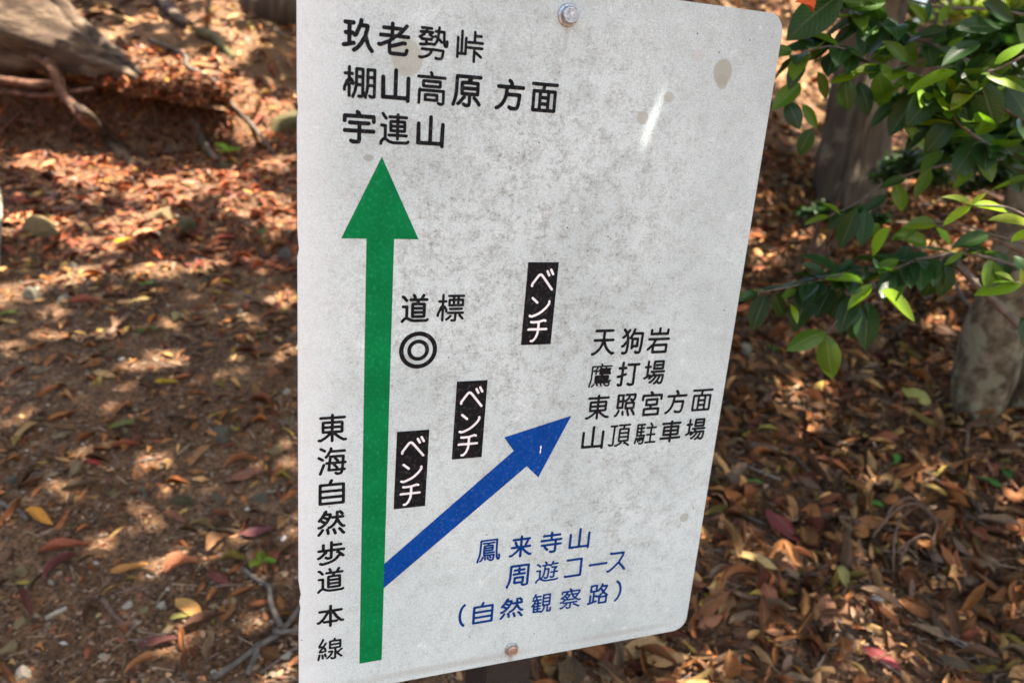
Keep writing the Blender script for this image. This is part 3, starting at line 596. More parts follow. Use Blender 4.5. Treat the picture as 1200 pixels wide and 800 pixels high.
# crowns: thick leaves on twigs, with gaps shaped to place the sun flecks
diamond = [(np.array([[-.5, 0, 0], [0, -.26, .05], [.5, 0, -.04], [0, .26, .05]]), np.array([[0, 1, 2], [0, 2, 3]]), np.array([[.5, 0], [0, .5], [.5, 1], [1, .5]]))]
def crowns():
    n = 70000
    q = np.stack([rng.uniform(-4.6, 5.2, n), rng.uniform(.1, 10.5, n)], 1)
    z = rng.uniform(3.7, 5.8, n) + np.maximum(0, .55 * (q[:, 1] - 5.5))
    pos = np.stack([q[:, 0] + KX * z, q[:, 1] + KY * z, z], 1)
    size = rng.uniform(.11, .18, n)
    s = sunny(q)
    ds = np.sqrt(((q[:, None, :] - sign_q[None]) ** 2).sum(-1)).min(1)
    clump = vn(q[:, 0], q[:, 1], .30, 21) * .6 + vn(q[:, 0], q[:, 1], .13, 22) * .4
    thr = np.where(q[:, 1] > 6.0, .44, np.where(q[:, 1] > 4.0, .24, .04))
    keep = (s < .25) & (clump > thr)
    keep |= (ds < .12) & (s < .6)
    dst = np.sqrt(((q[:, None, :] - streak_q[None]) ** 2).sum(-1)).min(1)
    keep &= dst > .06
    keep &= ~((q[:, 1] > 6.8) & (rng.random(n) < .45))
    thin = rng.random(n) < .06
    keep &= ~(thin & (ds > .3))
    pos, size, q = pos[keep], size[keep], q[keep]
    # unseen small leaves added over the signboard to shade it, except a sun streak
    m = 5200
    w = rng.integers(0, len(sign_q), m)
    q2 = sign_q[w] + rng.uniform(-.14, .14, (m, 2)); z2 = rng.uniform(1.8, 2.3, m)
    d2 = np.sqrt(((q2[:, None, :] - streak_q[None]) ** 2).sum(-1)).min(1)
    ok = d2 > .0180
    q2, z2 = q2[ok], z2[ok]
    pos = np.concatenate([pos, np.stack([q2[:, 0] + KX * z2, q2[:, 1] + KY * z2, z2], 1)])
    size = np.concatenate([size, rng.uniform(.045, .07, len(q2))])
    n = len(pos)
    R = euler_mats(rng.uniform(-.5, .5, n), rng.uniform(-.5, .5, n), rng.uniform(0, 6.28, n))
    g = rng.uniform(.6, 1.3, (n, 1))
    colr = np.array([[.045, .095, .018]]) * g + rng.uniform(0, .012, (n, 3))
    feet = np.array([[t[2].x, t[2].y] for t in TREES])
    own = ((pos[:, None, :2] - feet[None]) ** 2).sum(-1).argmin(1)
    for k, (root, foot, top) in enumerate(TREES):
        i = np.nonzero(own == k)[0]
        if len(i):
            me = scatter_mesh('crown', diamond, np.zeros(len(i), int), pos[i] - np.array(foot)[None], R[i], size[i][:, None], colr[i], False)
            tag(put('crown', me, M['green_mass'], root), kind='stuff')
            # limbs reaching into that crown
            c = pos[rng.choice(i, min(7, len(i)), replace=False)]
            for e in c:
                e = Vector(e); t = random.uniform(.55, .9)
                a = foot.lerp(top, t)
                V, F = tube([a - foot, (a.lerp(e, .5) + Vector((0, 0, .25))) - foot, e - foot], [.045, .028, .008], 6)
                put('limb', mesh_vf('limb', V, F), M['bark_grey'], root)
crowns()

# ------------------------------------------------------------------ bushes on the slope behind
blade_t = [leaf_template(.42, .25, .15, stations=3), leaf_template(.36, -.15, .3, stations=3), leaf_template(.5, .2, -.1, stations=3)]
def bush(label, cx, cy, rx, ry, rz, n, size, tone, seed, zoff=0.0, group=None, lift=.0):
    stems = 9 if lift < .25 else 2
    r = np.random.default_rng(seed)
    z0 = H1(cx, cy) + zoff
    root = thing('forest_bush', label, 'bush', (cx, cy, z0), group=group)
    # clumps at the ends of stems
    m = max(6, n // 28)
    d = r.normal(size=(m, 3)); d /= np.linalg.norm(d, axis=1)[:, None]; d[:, 2] = np.abs(d[:, 2]) * 1.0 - .15
    C = d * r.uniform(.45, 1.0, (m, 1)) * np.array([rx, ry, rz]) + np.array([0, 0, rz * .75 + lift])
    w = r.integers(0, m, n)
    P = C[w] + r.normal(size=(n, 3)) * np.array([rx, ry, rz]) * .17
    R = euler_mats(r.uniform(-.9, .9, n), r.uniform(-.9, .9, n), r.uniform(0, 6.28, n))
    colr = np.array(tone)[None] * r.uniform(.55, 1.5, (n, 1)) * r.uniform(.85, 1.15, (n, 3))
    me = scatter_mesh('foliage', blade_t, r.integers(0, 3, n), P, R, r.uniform(.7, 1.3, (n, 1)) * size, colr)
    tag(put('foliage', me, M['green_mass'], root), kind='stuff')
    for k in range(min(m, stems)):
        P = [Vector((0, 0, -.05)), Vector(C[k]) * .5 + Vector((.03 * k, 0, .08)), Vector(C[k])] if lift < .25 else \
            [Vector((1.3, .1 + .1 * k, -.05)), Vector((1.0, .06, lift * .6)), Vector((.45, .02, lift * 1.02)), Vector(C[k])]
        V, F = tube(smooth_path(P, 4), list(np.linspace(.009, .003, 4 * (len(P) - 1) + 1)), 5)
        put('stem', mesh_vf('stem', V, F), M['twig_brown'], root)
    return root
def bush_at(px, py, Y, r, n, size, tone, seed, label, flat=.7, group=None):
    p = pt(px, py, Y); g = H1(p.x, p.y)
    rr = px_size(r, p)
    bush(label, p.x, p.y, rr, rr * .8, rr * flat, n, size, tone, seed, lift=max(0, p.z - g - rr * .75 * flat), group=group)
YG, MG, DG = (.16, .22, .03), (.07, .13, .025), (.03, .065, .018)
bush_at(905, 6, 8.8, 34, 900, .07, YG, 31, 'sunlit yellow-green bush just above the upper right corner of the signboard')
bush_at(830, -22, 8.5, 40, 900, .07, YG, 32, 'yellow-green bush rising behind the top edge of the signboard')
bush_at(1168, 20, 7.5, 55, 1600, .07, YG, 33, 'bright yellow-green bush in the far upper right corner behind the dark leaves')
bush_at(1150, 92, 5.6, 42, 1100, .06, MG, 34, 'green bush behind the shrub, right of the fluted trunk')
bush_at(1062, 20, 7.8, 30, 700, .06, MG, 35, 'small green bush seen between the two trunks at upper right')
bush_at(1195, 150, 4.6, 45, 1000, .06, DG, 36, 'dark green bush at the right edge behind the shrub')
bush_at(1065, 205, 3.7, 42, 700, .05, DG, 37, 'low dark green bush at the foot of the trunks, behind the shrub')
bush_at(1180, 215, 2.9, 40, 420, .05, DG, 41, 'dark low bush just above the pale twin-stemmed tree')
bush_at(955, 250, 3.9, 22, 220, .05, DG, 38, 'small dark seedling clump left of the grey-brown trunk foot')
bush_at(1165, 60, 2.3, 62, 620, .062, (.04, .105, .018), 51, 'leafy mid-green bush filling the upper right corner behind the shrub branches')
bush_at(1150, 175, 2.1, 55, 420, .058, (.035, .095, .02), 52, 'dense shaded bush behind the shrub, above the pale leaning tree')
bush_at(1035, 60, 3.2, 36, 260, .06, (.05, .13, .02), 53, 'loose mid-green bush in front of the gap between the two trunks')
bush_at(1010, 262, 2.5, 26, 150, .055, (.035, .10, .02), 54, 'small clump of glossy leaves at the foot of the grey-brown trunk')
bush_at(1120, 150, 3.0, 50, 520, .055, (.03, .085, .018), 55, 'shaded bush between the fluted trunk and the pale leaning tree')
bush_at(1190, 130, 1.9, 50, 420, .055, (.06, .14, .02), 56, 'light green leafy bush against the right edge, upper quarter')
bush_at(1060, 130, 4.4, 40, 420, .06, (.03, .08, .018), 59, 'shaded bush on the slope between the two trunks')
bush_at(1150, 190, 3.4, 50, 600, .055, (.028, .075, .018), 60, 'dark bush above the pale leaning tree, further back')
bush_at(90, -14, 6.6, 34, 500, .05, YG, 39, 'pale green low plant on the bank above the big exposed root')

# ------------------------------------------------------------------ the signboard
SIGN_C = on_sign(.225, 0)
gz = H1(SIGN_C.x, SIGN_C.y)
SIGN = thing('trail_signboard', 'white weathered metal trail map sign with green and blue arrows bolted to a black post', 'signboard',
             (SIGN_C.x, SIGN_C.y, gz), math.atan2(SIGN_H.y, SIGN_H.x))
ZT = SIGN_O.z - gz          # height of the panel's top edge above the root
def S(u, v, y=0.0): return (u - .225, y, ZT - v)

def panel_material():
    m, nt, b = new_mat('weathered_white_panel')
    v = coords(nt)
    sub = lambda u_, v_: (u_ - .225, 0, ZT - v_)
    a = noise_n(nt, v, 58, 9, .78, .2); f = noise_n(nt, v, 250, 5, .75); w = noise_n(nt, v, 7, 3, .5); g = noise_n(nt, v, 620, 3, .7)
    def dist(center, sx=1, sz=1, wob=.0):
        mp = nt.nodes.new('ShaderNodeVectorMath'); mp.operation = 'SUBTRACT'; nt.links.new(v, mp.inputs[0]); mp.inputs[1].default_value = center
        s2 = nt.nodes.new('ShaderNodeVectorMath'); s2.operation = 'MULTIPLY'; nt.links.new(mp.outputs[0], s2.inputs[0]); s2.inputs[1].default_value = (1 / sx, 0, 1 / sz)
        l = nt.nodes.new('ShaderNodeVectorMath'); l.operation = 'LENGTH'; nt.links.new(s2.outputs[0], l.inputs[0])
        o = l.outputs['Value']
        if wob: o = math_n(nt, 'ADD', o, math_n(nt, 'MULTIPLY', math_n(nt, 'SUBTRACT', a, .5), wob))
        return o
    base = ramp(nt, [(.35, (.435, .53, .52)), (.65, (.53, .635, .625))], w).outputs[0]
    # lichen and grime, strongest in the upper middle
    zone = ramp(nt, [(.15, (1, 1, 1)), (1.0, (0, 0, 0))], dist(sub(.205, .235), .215, .27, .9)).outputs[0]
    zone2 = ramp(nt, [(.2, (.55, .55, .55)), (1.0, (0, 0, 0))], dist(sub(.33, .50), .16, .17, 1.0)).outputs[0]
    zone = math_n(nt, 'MAXIMUM', zone, zone2)
    zone = math_n(nt, 'ADD', zone, .38, True)
    blot = ramp(nt, [(.47, (0, 0, 0)), (.58, (1, 1, 1))], math_n(nt, 'ADD', math_n(nt, 'MULTIPLY', a, .62), math_n(nt, 'MULTIPLY', f, .38))).outputs[0]
    c = mix(nt, math_n(nt, 'MULTIPLY', math_n(nt, 'MULTIPLY', blot, zone), .85), base, (.30, .345, .32))
    dark = ramp(nt, [(.56, (0, 0, 0)), (.64, (1, 1, 1))], math_n(nt, 'ADD', math_n(nt, 'MULTIPLY', f, .6), math_n(nt, 'MULTIPLY', a, .4))).outputs[0]
    c = mix(nt, math_n(nt, 'MULTIPLY', math_n(nt, 'MULTIPLY', dark, zone), .95), c, (.16, .18, .16))
    bright = ramp(nt, [(.58, (0, 0, 0)), (.66, (1, 1, 1))], noise_n(nt, v, 44, 6, .75)).outputs[0]
    c = mix(nt, math_n(nt, 'MULTIPLY', bright, .55), c, (.65, .73, .72))
    speck = ramp(nt, [(.35, (.74, .75, .74)), (.6, (1.06, 1.06, 1.06))], g).outputs[0]
    c = mix(nt, 1.0, c, speck, 'MULTIPLY')
    for (u_, v_, sx, sz, col, k) in [(.3898, .0567, .0112, .0128, (.295, .315, .25), .85), (.3905, .0650, .0065, .0075, (.295, .315, .25), .8), (.087, .0707, .014, .016, (.295, .315, .25), .7),
                                     (.4241, .5325, .0065, .0060, (.295, .315, .25), .75), (.3351, .0835, .006, .005, (.295, .315, .25), .6), (.310, .1032, .0065, .0065, (.295, .315, .25), .65),
                                     (.0576, .1517, .0048, .0030, (.22, .22, .20), .6), (.36, .045, .007, .006, (.42, .43, .40), .5)]:
        e = ramp(nt, [(.84, (1, 1, 1)), (1.02, (0, 0, 0))], dist(sub(u_, v_), sx, sz, .55)).outputs[0]
        c = mix(nt, math_n(nt, 'MULTIPLY', e, k), c, col)
    # dirty drips running down from the two bolts and a band of grime along the bottom edge
    for u_, v_, sx, sz, k in [(.2258, .040, .0035, .014, .35), (.2257, .6800, .0040, .012, .6), (.15, .676, .14, .006, .35), (.36, .674, .09, .005, .35)]:
        e = ramp(nt, [(.35, (1, 1, 1)), (1.0, (0, 0, 0))], dist(sub(u_, v_), sx, sz, 1.1)).outputs[0]
        c = mix(nt, math_n(nt, 'MULTIPLY', e, k), c, (.27, .265, .22))
    # cleaner chalky left margin
    sp = nt.nodes.new('ShaderNodeSeparateXYZ'); nt.links.new(v, sp.inputs[0])
    edge = math_n(nt, 'SUBTRACT', 1.0, math_n(nt, 'DIVIDE', math_n(nt, 'ADD', sp.outputs[0], .225), .05), True)
    c = mix(nt, math_n(nt, 'MULTIPLY', edge, .5), c, (.69, .75, .745))
    # tiny dark pinholes and one hair scratch
    vor = nt.nodes.new('ShaderNodeTexVoronoi'); vor.inputs['Scale'].default_value = 42; nt.links.new(v, vor.inputs['Vector'])
    pin = ramp(nt, [(.030, (1, 1, 1)), (.045, (0, 0, 0))], vor.outputs['Distance']).outputs[0]
    c = mix(nt, math_n(nt, 'MULTIPLY', pin, .85), c, (.07, .065, .055))
    nt.links.new(c, b.inputs['Base Color'])
    b.inputs['Roughness'].default_value = .6; b.inputs['Specular IOR Level'].default_value = .35
    bump(nt, b, math_n(nt, 'ADD', f, g), .12, .001)
    return m

def flat_paint(name, col, worn=(.5, .5, .5), amount=.25, rough=.45):
    m, nt, b = new_mat(name)
    v = coords(nt)
    f = noise_n(nt, v, 260, 5, .75); a = noise_n(nt, v, 30, 4, .6)
    c = mix(nt, ramp(nt, [(.53, (0, 0, 0)), (.68, (amount, amount, amount))], f).outputs[0], col, worn)
    c = mix(nt, 1.0, c, ramp(nt, [(.3, (.84, .84, .84)), (.7, (1.14, 1.14, 1.14))], a).outputs[0], 'MULTIPLY')
    vor = nt.nodes.new('ShaderNodeTexVoronoi'); vor.inputs['Scale'].default_value = 130; nt.links.new(v, vor.inputs['Vector'])
    pin = ramp(nt, [(.05, (1, 1, 1)), (.08, (0, 0, 0))], vor.outputs['Distance']).outputs[0]
    keep = ramp(nt, [(.60, (0, 0, 0)), (.65, (1, 1, 1))], noise_n(nt, v, 90, 2)).outputs[0]
    c = mix(nt, math_n(nt, 'MULTIPLY', math_n(nt, 'MULTIPLY', pin, keep), .7), c, worn)
    nt.links.new(c, b.inputs['Base Color']); b.inputs['Roughness'].default_value = rough; b.inputs['Specular IOR Level'].default_value = .06
    return m
M['panel'] = panel_material()
M['green'] = flat_paint('green_arrow_film', (.0003, .150, .042), (.03, .30, .17), .5)
M['blue'] = flat_paint('blue_arrow_film', (.0005, .046, .235), (.12, .19, .45), .32)
M['blue_ink'] = flat_paint('blue_lettering', (.001, .030, .16), (.1, .14, .32), .18)
M['black'] = flat_paint('black_lettering', (.007, .008, .010), (.22, .22, .21), .22)
M['white_ink'] = flat_paint('white_lettering', (.70, .72, .71), (.45, .45, .43), .3)
def metal(name, col, rough, rust=0.0):
    m, nt, b = new_mat(name)
    v = coords(nt); n1 = noise_n(nt, v, 260, 5, .7)
    c = ramp(nt, [(.3, tuple(x * .45 for x in col)), (.6, col)], n1).outputs[0]
    if rust: c = mix(nt, ramp(nt, [(.38, (0, 0, 0)), (.55, (rust, rust, rust))], noise_n(nt, v, 120, 4, .6)).outputs[0], c, (.30, .13, .055))
    nt.links.new(c, b.inputs['Base Color']); b.inputs['Metallic'].default_value = 1.0 - rust * .6
    nt.links.new(ramp(nt, [(.3, (rough + .2,) * 3), (.7, (rough,) * 3)], n1).outputs[0], b.inputs['Roughness'])
    bump(nt, b, n1, .25, .0006)
    return m
M['steel'] = metal('weathered_steel', (.50, .54, .57), .42)
M['steel_rust'] = metal('rusty_steel', (.55, .50, .44), 0.36, .55)

def rounded_panel():
    W, HH, r, th = .45, .686, .017, .0022
    pts = []
    for cx_, cy_, a0 in [(W - r, r, -90), (W - r, HH - r, 0), (r, HH - r, 90), (r, r, 180)]:
        for k in range(9):
            a = math.radians(a0 + k * 90 / 8)
            pts.append((cx_ + r * math.cos(a), cy_ + r * math.sin(a)))
    # chips and small dents along the left edge (u = 0)
    left = [(0.0, v_) for v_ in (.60, .585, .579, .572, .563, .556, .548, .535, .5, .4, .3, .236, .229, .222, .21, .17, .123, .115, .107, .09, .06)]
    dents = {.585: .0008, .579: .0018, .572: .0007, .563: .0022, .556: .0010, .229: .0013, .222: .0006, .115: .0009}
    out = pts[:27]
    out += [(dents.get(v_, 0), v_) for _, v_ in left]
    out += pts[27:]
    bm = bmesh.new()
    rows = []
    for y, ins in ((-.0, .0004), (.0004, 0), (th - .0003, 0), (th, .0004)):
        rows.append([bm.verts.new(S(u + (ins if u < .2 else -ins), v_ + (ins if v_ < .3 else -ins), y)) for u, v_ in out])
    n = len(out)
    for a, b_ in zip(rows, rows[1:]):
        for i in range(n): bm.faces.new((a[i], a[(i + 1) % n], b_[(i + 1) % n], b_[i]))
    bm.faces.new(rows[0][::-1]); bm.faces.new(rows[-1])
    bmesh.ops.recalc_face_normals(bm, faces=bm.faces)
    me = bpy.data.meshes.new('panel'); bm.to_mesh(me); bm.free()
    return me
put('panel', rounded_panel(), M['panel'], SIGN)

def box_mesh(name, x0, x1, y0, y1, z0, z1, bev=.003, seg=2, div=1):
    bm = bmesh.new()
    bmesh.ops.create_cube(bm, size=1)
    for v in bm.verts:
        v.co = Vector(((x0 + x1) / 2 + v.co.x * (x1 - x0), (y0 + y1) / 2 + v.co.y * (y1 - y0), (z0 + z1) / 2 + v.co.z * (z1 - z0)))
    bmesh.ops.bevel(bm, geom=bm.edges[:], offset=bev, segments=seg, affect='EDGES')
    me = bpy.data.meshes.new(name); bm.to_mesh(me); bm.free()
    return me
def post_material():
    m, nt, b = new_mat('black_post')
    v = coords(nt); a = noise_n(nt, v, 60, 5, .7); f = noise_n(nt, v, 300, 4, .7)
    c = ramp(nt, [(.40, (.004, .004, .004)), (.64, (.014, .013, .012)), (.76, (.12, .10, .08))], math_n(nt, 'ADD', math_n(nt, 'MULTIPLY', a, .4), math_n(nt, 'MULTIPLY', f, .6))).outputs[0]
    nt.links.new(c, b.inputs['Base Color']); b.inputs['Roughness'].default_value = .6
    bump(nt, b, f, .5, .002); return m
M['post'] = post_material()
put('post', box_mesh('post', -.0275, .0275, .0024, .066, -.12, ZT - .006, .002), M['post'], SIGN)

def film(name, poly, y, mat, parent=SIGN):
    V = [S(u, v, y) for u, v in poly]
    me = bpy.data.meshes.new(name)
    c = bpy.data.curves.new('tmp', 'CURVE'); c.dimensions = '2D'; c.fill_mode = 'BOTH'
    add_loop(c, [(u - .225, ZT - v) for u, v in poly])
    return curve_part(name, c, y, mat, parent)

def add_loop(c, pts):
    s = c.splines.new('POLY'); s.points.add(len(pts) - 1)
    flat = []
    for x, z in pts: flat += [x, z, 0, 1]
    s.points.foreach_set('co', flat); s.use_cyclic_u = True

def curve_part(name, c, y, mat, parent):
    o = bpy.data.objects.new('tmp', c); COL.objects.link(o)
    bpy.context.view_layer.update()
    me = bpy.data.meshes.new_from_object(o.evaluated_get(bpy.context.evaluated_depsgraph_get()))
    bpy.data.objects.remove(o); bpy.data.curves.remove(c)
    n = len(me.vertices); co = np.zeros(n * 3, np.float32); me.vertices.foreach_get('co', co); co = co.reshape(-1, 3)
    co = np.stack([co[:, 0], np.full(n, y, np.float32), co[:, 1]], 1)
    me.vertices.foreach_set('co', co.ravel()); me.update()
    me.name = name; me.materials.clear()
    return put(name, me, mat, parent)

gx0, gx1 = .0573, .0812
tag(film('arrow', [(.0686, .1503), (.1029, .2193), (.0812, .2193), (.0824, .6537), (.0597, .6537), (.0573, .2193), (.0359, .2193)], -.0002, M['green']), 'long green arrow pointing straight up')
tag(film('arrow', [(.2688, .3972), (.2386, .4630), (.2247, .4492), (.0820, .5687), (.0818, .5410), (.2091, .4308), (.1977, .4153)], -.0004, M['blue']), 'blue arrow slanting up to the right')
# white nick in the blue arrow head
M['nick'] = M['white_ink']
film('scratch', [(.2372, .4283), (.2385, .4270), (.2391, .4300), (.2383, .4322), (.2390, .4345), (.2378, .4368), (.2373, .4340), (.2377, .4312)], -.0006, M['white_ink'])

def contour_loops(segs, r, cell=.00042):
    """outline of the union of round-ended strokes: marching squares on the distance field"""
    A = np.array([s[0] for s in segs]); B = np.array([s[1] for s in segs])
    lo = np.minimum(A, B).min(0) - r - 2 * cell; hi = np.maximum(A, B).max(0) + r + 2 * cell
    nx = int((hi[0] - lo[0]) / cell) + 2; ny = int((hi[1] - lo[1]) / cell) + 2
    X, Y = np.meshgrid(lo[0] + np.arange(nx) * cell, lo[1] + np.arange(ny) * cell)
    D = np.full(X.shape, 1e3)
    for a, b in zip(A, B):
        d = b - a; t = np.clip(((X - a[0]) * d[0] + (Y - a[1]) * d[1]) / max(d @ d, 1e-12), 0, 1)
        D = np.minimum(D, np.hypot(X - a[0] - t * d[0], Y - a[1] - t * d[1]))
    D = D - r
    D[np.abs(D) < 1e-9] = 1e-9
    ins = D < 0
    code = ins[:-1, :-1] * 1 + ins[:-1, 1:] * 2 + ins[1:, 1:] * 4 + ins[1:, :-1] * 8
    TBL = {1: [(3, 0)], 2: [(0, 1)], 3: [(3, 1)], 4: [(1, 2)], 5: [(3, 2), (1, 0)], 6: [(0, 2)], 7: [(3, 2)], 8: [(2, 3)], 9: [(2, 0)], 10: [(0, 3), (2, 1)], 11: [(2, 1)], 12: [(1, 3)], 13: [(1, 0)], 14: [(0, 3)]}
    nxt = {}
    def key(j, i, e):
        return (j, i, 0) if e == 0 else (j, i + 1, 1) if e == 1 else (j + 1, i, 0) if e == 2 else (j, i, 1)
    for j, i in np.argwhere((code > 0) & (code < 15)):
        for a, b in TBL[int(code[j, i])]:
            nxt[key(j, i, a)] = key(j, i, b)
    def P(k):
        j, i, v = k
        d0 = D[j, i]; d1 = D[j + 1, i] if v else D[j, i + 1]
        t = d0 / (d0 - d1)
        return (X[j, i] + (0 if v else t * cell), Y[j, i] + (t * cell if v else 0))
    loops = []
    while nxt:
        k0, k = nxt.popitem(); L = [P(k0)]
        while k != k0:
            L.append(P(k)); k = nxt.pop(k)
        # drop points on straight runs
        L = np.array(L); n = len(L)
        if n < 4: continue
        a, c = np.roll(L, 1, 0), np.roll(L, -1, 0)
        dev = np.abs((c[:, 0] - a[:, 0]) * (L[:, 1] - a[:, 1]) - (c[:, 1] - a[:, 1]) * (L[:, 0] - a[:, 0])) / (np.hypot(*(c - a).T) + 1e-12)
        L = L[dev > 2e-6] if (dev > 2e-6).sum() > 5 else L
        loops.append([tuple(p) for p in L])
    return loops

def glyph_segs(ch, u, v, w, h):
    S_ = [[tuple(map(float, p.split(','))) for p in s.split(' ')] for s in GLYPHS[ch].split(';')]
    xs = [p[0] for s in S_ for p in s]; ys = [p[1] for s in S_ for p in s]
    x0, x1, y0, y1 = min(xs), max(xs), min(ys), max(ys)
    sx = w / max(x1 - x0, 1e-6); sy = h / max(y1 - y0, 1e-6) if h > 1e-6 else 0
    f = lambda p: np.array([u - .225 + (p[0] - (x0 + x1) / 2) * sx, ZT - v + (p[1] - (y0 + y1) / 2) * sy])
    return [(f(a), f(b)) for s in S_ for a, b in zip(s, s[1:])]

def lettering(name, items, r, y, mat, parent=SIGN, heavy=''):
    c = bpy.data.curves.new('tmp', 'CURVE'); c.dimensions = '2D'; c.fill_mode = 'BOTH'
    for ch, u, v, w, h in items:
        rr = r * (.60 if ch in '鷹' else .70 if ch in '峠勢' else .78 if ch in '棚観察遊駐標線頂高連鳳' else .92 if ch in '場照東道海路老面原' else 1.0)
        for L in contour_loops(glyph_segs(ch, u, v, w, h), rr): add_loop(c, L)
    return curve_part(name, c, y, mat, parent)

for nm, r, mt, lab in [('place_names_text', .00168, 'black', 'three rows of black place names at the top'), ('signpost_text', .00155, 'black', 'two small black characters above the double ring'),
                       ('direction_text', .00150, 'black', 'four rows of black place names right of the blue arrow'), ('course_name_text', .00145, 'blue_ink', 'three rows of blue lettering near the bottom'),
                       ('trail_name_text', .00150, 'black', 'vertical black lettering left of the green arrow')]:
    tag(lettering('lettering', LETTERING[nm], r, -.0003, M[mt]), lab)

def ring_mark():
    c = bpy.data.curves.new('tmp', 'CURVE'); c.dimensions = '2D'; c.fill_mode = 'BOTH'
    for r in (.0178, .0137, .0102, .0066):
        add_loop(c, [(.1068 - .225 + r * math.cos(2 * math.pi * k / 72), ZT - .3213 + r * math.sin(2 * math.pi * k / 72)) for k in range(72)])
    return curve_part('double_ring', c, -.0003, M['black'], SIGN)
ring_mark()
for (u, v), wd, ht in [((.1054, .4414), .0311, .0810), ((.1608, .3942), .0306, .0806), ((.2235, .2797), .0310, .0808)]:
    lbl = film('bench_label', [(u - wd / 2, v - ht / 2), (u + wd / 2, v - ht / 2), (u + wd / 2 - .0006, v + ht / 2), (u - wd / 2 - .0006, v + ht / 2)], -.0003, M['black'])
    lettering('lettering', [('ベ', u + .0004, v - ht * .295, .0205, .0190), ('ン', u - .0002, v + .003, .0190, .0180), ('チ', u - .0006, v + ht * .325, .0185, .0205)], .00118, -.0006, M['white_ink'], lbl)

def bolt(u, v, scale, mat_face, mat_side, tilt):
    root_me = bmesh.new()
    def ringz(r, y, n, rot=0): return [root_me.verts.new(Vector((r * math.cos(2 * math.pi * k / n + rot), y, r * math.sin(2 * math.pi * k / n + rot)))) for k in range(n)]
    def skin(prof, n, rot=0):
        rs = [ringz(r, y, n, rot) for r, y in prof]
        for a, b_ in zip(rs, rs[1:]):
            for i in range(n): root_me.faces.new((a[i], a[(i + 1) % n], b_[(i + 1) % n], b_[i]))
        root_me.faces.new(rs[-1])
    skin([(.0095, 0), (.0098, -.0006), (.0094, -.0016), (.0080, -.0022)], 40)
    me = bpy.data.meshes.new('bolt'); bmesh.ops.scale(root_me, vec=(scale,) * 3, verts=root_me.verts); bmesh.ops.recalc_face_normals(root_me, faces=root_me.faces)
    root_me.to_mesh(me); root_me.free(); me.polygons.foreach_set('use_smooth', [False] * len(me.polygons))
    o = put('bolt', me, mat_side, SIGN); o.location = S(u, v, -.0001)
    root_me = bmesh.new()
    rs = []
    # hexagon head with chamfered round top
    def R6(y, r, roundness):
        out = []
        for k in range(48):
            a = 2 * math.pi * k / 48
            hexr = r * math.cos(math.pi / 6) / math.cos(((a + tilt) % (math.pi / 3)) - math.pi / 6)
            rr = hexr * (1 - roundness) + r * math.cos(math.pi / 6) * roundness
            out.append(root_me.verts.new(Vector((rr * math.cos(a), y, rr * math.sin(a)))))
        return out
    for y, r, q in [(-.0020, .0080, 0), (-.0060, .0080, 0), (-.0068, .0079, .55), (-.0073, .0074, 1), (-.0073, .0060, 1), (-.0069, .0056, 1), (-.0069, .0046, 1), (-.0073, .0043, 1)]:
        rs.append(R6(y, r, q))
    for a, b_ in zip(rs, rs[1:]):
        for i in range(48): root_me.faces.new((a[i], a[(i + 1) % 48], b_[(i + 1) % 48], b_[i]))
    root_me.faces.new(rs[-1])
    bmesh.ops.scale(root_me, vec=(scale,) * 3, verts=root_me.verts); bmesh.ops.recalc_face_normals(root_me, faces=root_me.faces)
    me = bpy.data.meshes.new('bolt_head'); root_me.to_mesh(me); root_me.free()
    put('bolt_head', me, mat_face, o)
    return o
tag(bolt(.2258, .0240, .97, M['steel'], M['steel'], .2), 'clean steel bolt at the top')
tag(bolt(.2257, .6690, .80, M['steel_rust'], M['steel'], .7), 'rust-faced bolt at the bottom')

# ------------------------------------------------------------------ the leafy shrub at the right
GREEN_T = [leaf_template(.40, .22, .18, stations=8, across=2, tip=1.0), leaf_template(.44, -.12, .35, stations=8, across=2, tip=1.08),
           leaf_template(.36, .30, .05, .5, stations=8, across=2, tip=1.05), leaf_template(.42, .15, .45, -.4, stations=8, across=2, wav=.012),
           leaf_template(.46, .28, -.08, .3, stations=8, across=2, tip=.95), leaf_template(.38, .1, .25, .2, stations=8, across=2, wav=.015, ph=2)]
GREEN_ME = [mesh_np('leaf', V, F, True, None, U) for V, F, U in GREEN_T]
for me in GREEN_ME: me.materials.append(M['green_object'])
TONE = {'b': (.17, .29, .010), 'm': (.095, .19, .012), 'd': (.022, .066, .014), 'y': (.28, .38, .02)}  # young and old greens; part of the sunlit brightness is put into the colour

def leaf_part(parent, base, tip, normal, tone, k=None, width=1.0, name='leaf'):
    base, tip = Vector(base), Vector(tip)
    L = (tip - base).length
    x = (tip - base).normalized()
    n = Vector(normal); n = (n - x * n.dot(x)).normalized()
    y = n.cross(x)
    R = Matrix((x, y, n)).transposed()
    o = bpy.data.objects.new(name, GREEN_ME[random.randrange(6) if k is None else k])
    COL.objects.link(o); o.parent = parent
    o.location = (base + tip) / 2 - Vector(parent.location)
    o.rotation_euler = R.to_euler(); o.scale = (L, L * width, L)
    j = random.uniform(.75, 1.25)
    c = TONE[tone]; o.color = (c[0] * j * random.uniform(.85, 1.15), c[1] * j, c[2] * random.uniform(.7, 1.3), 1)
    return o

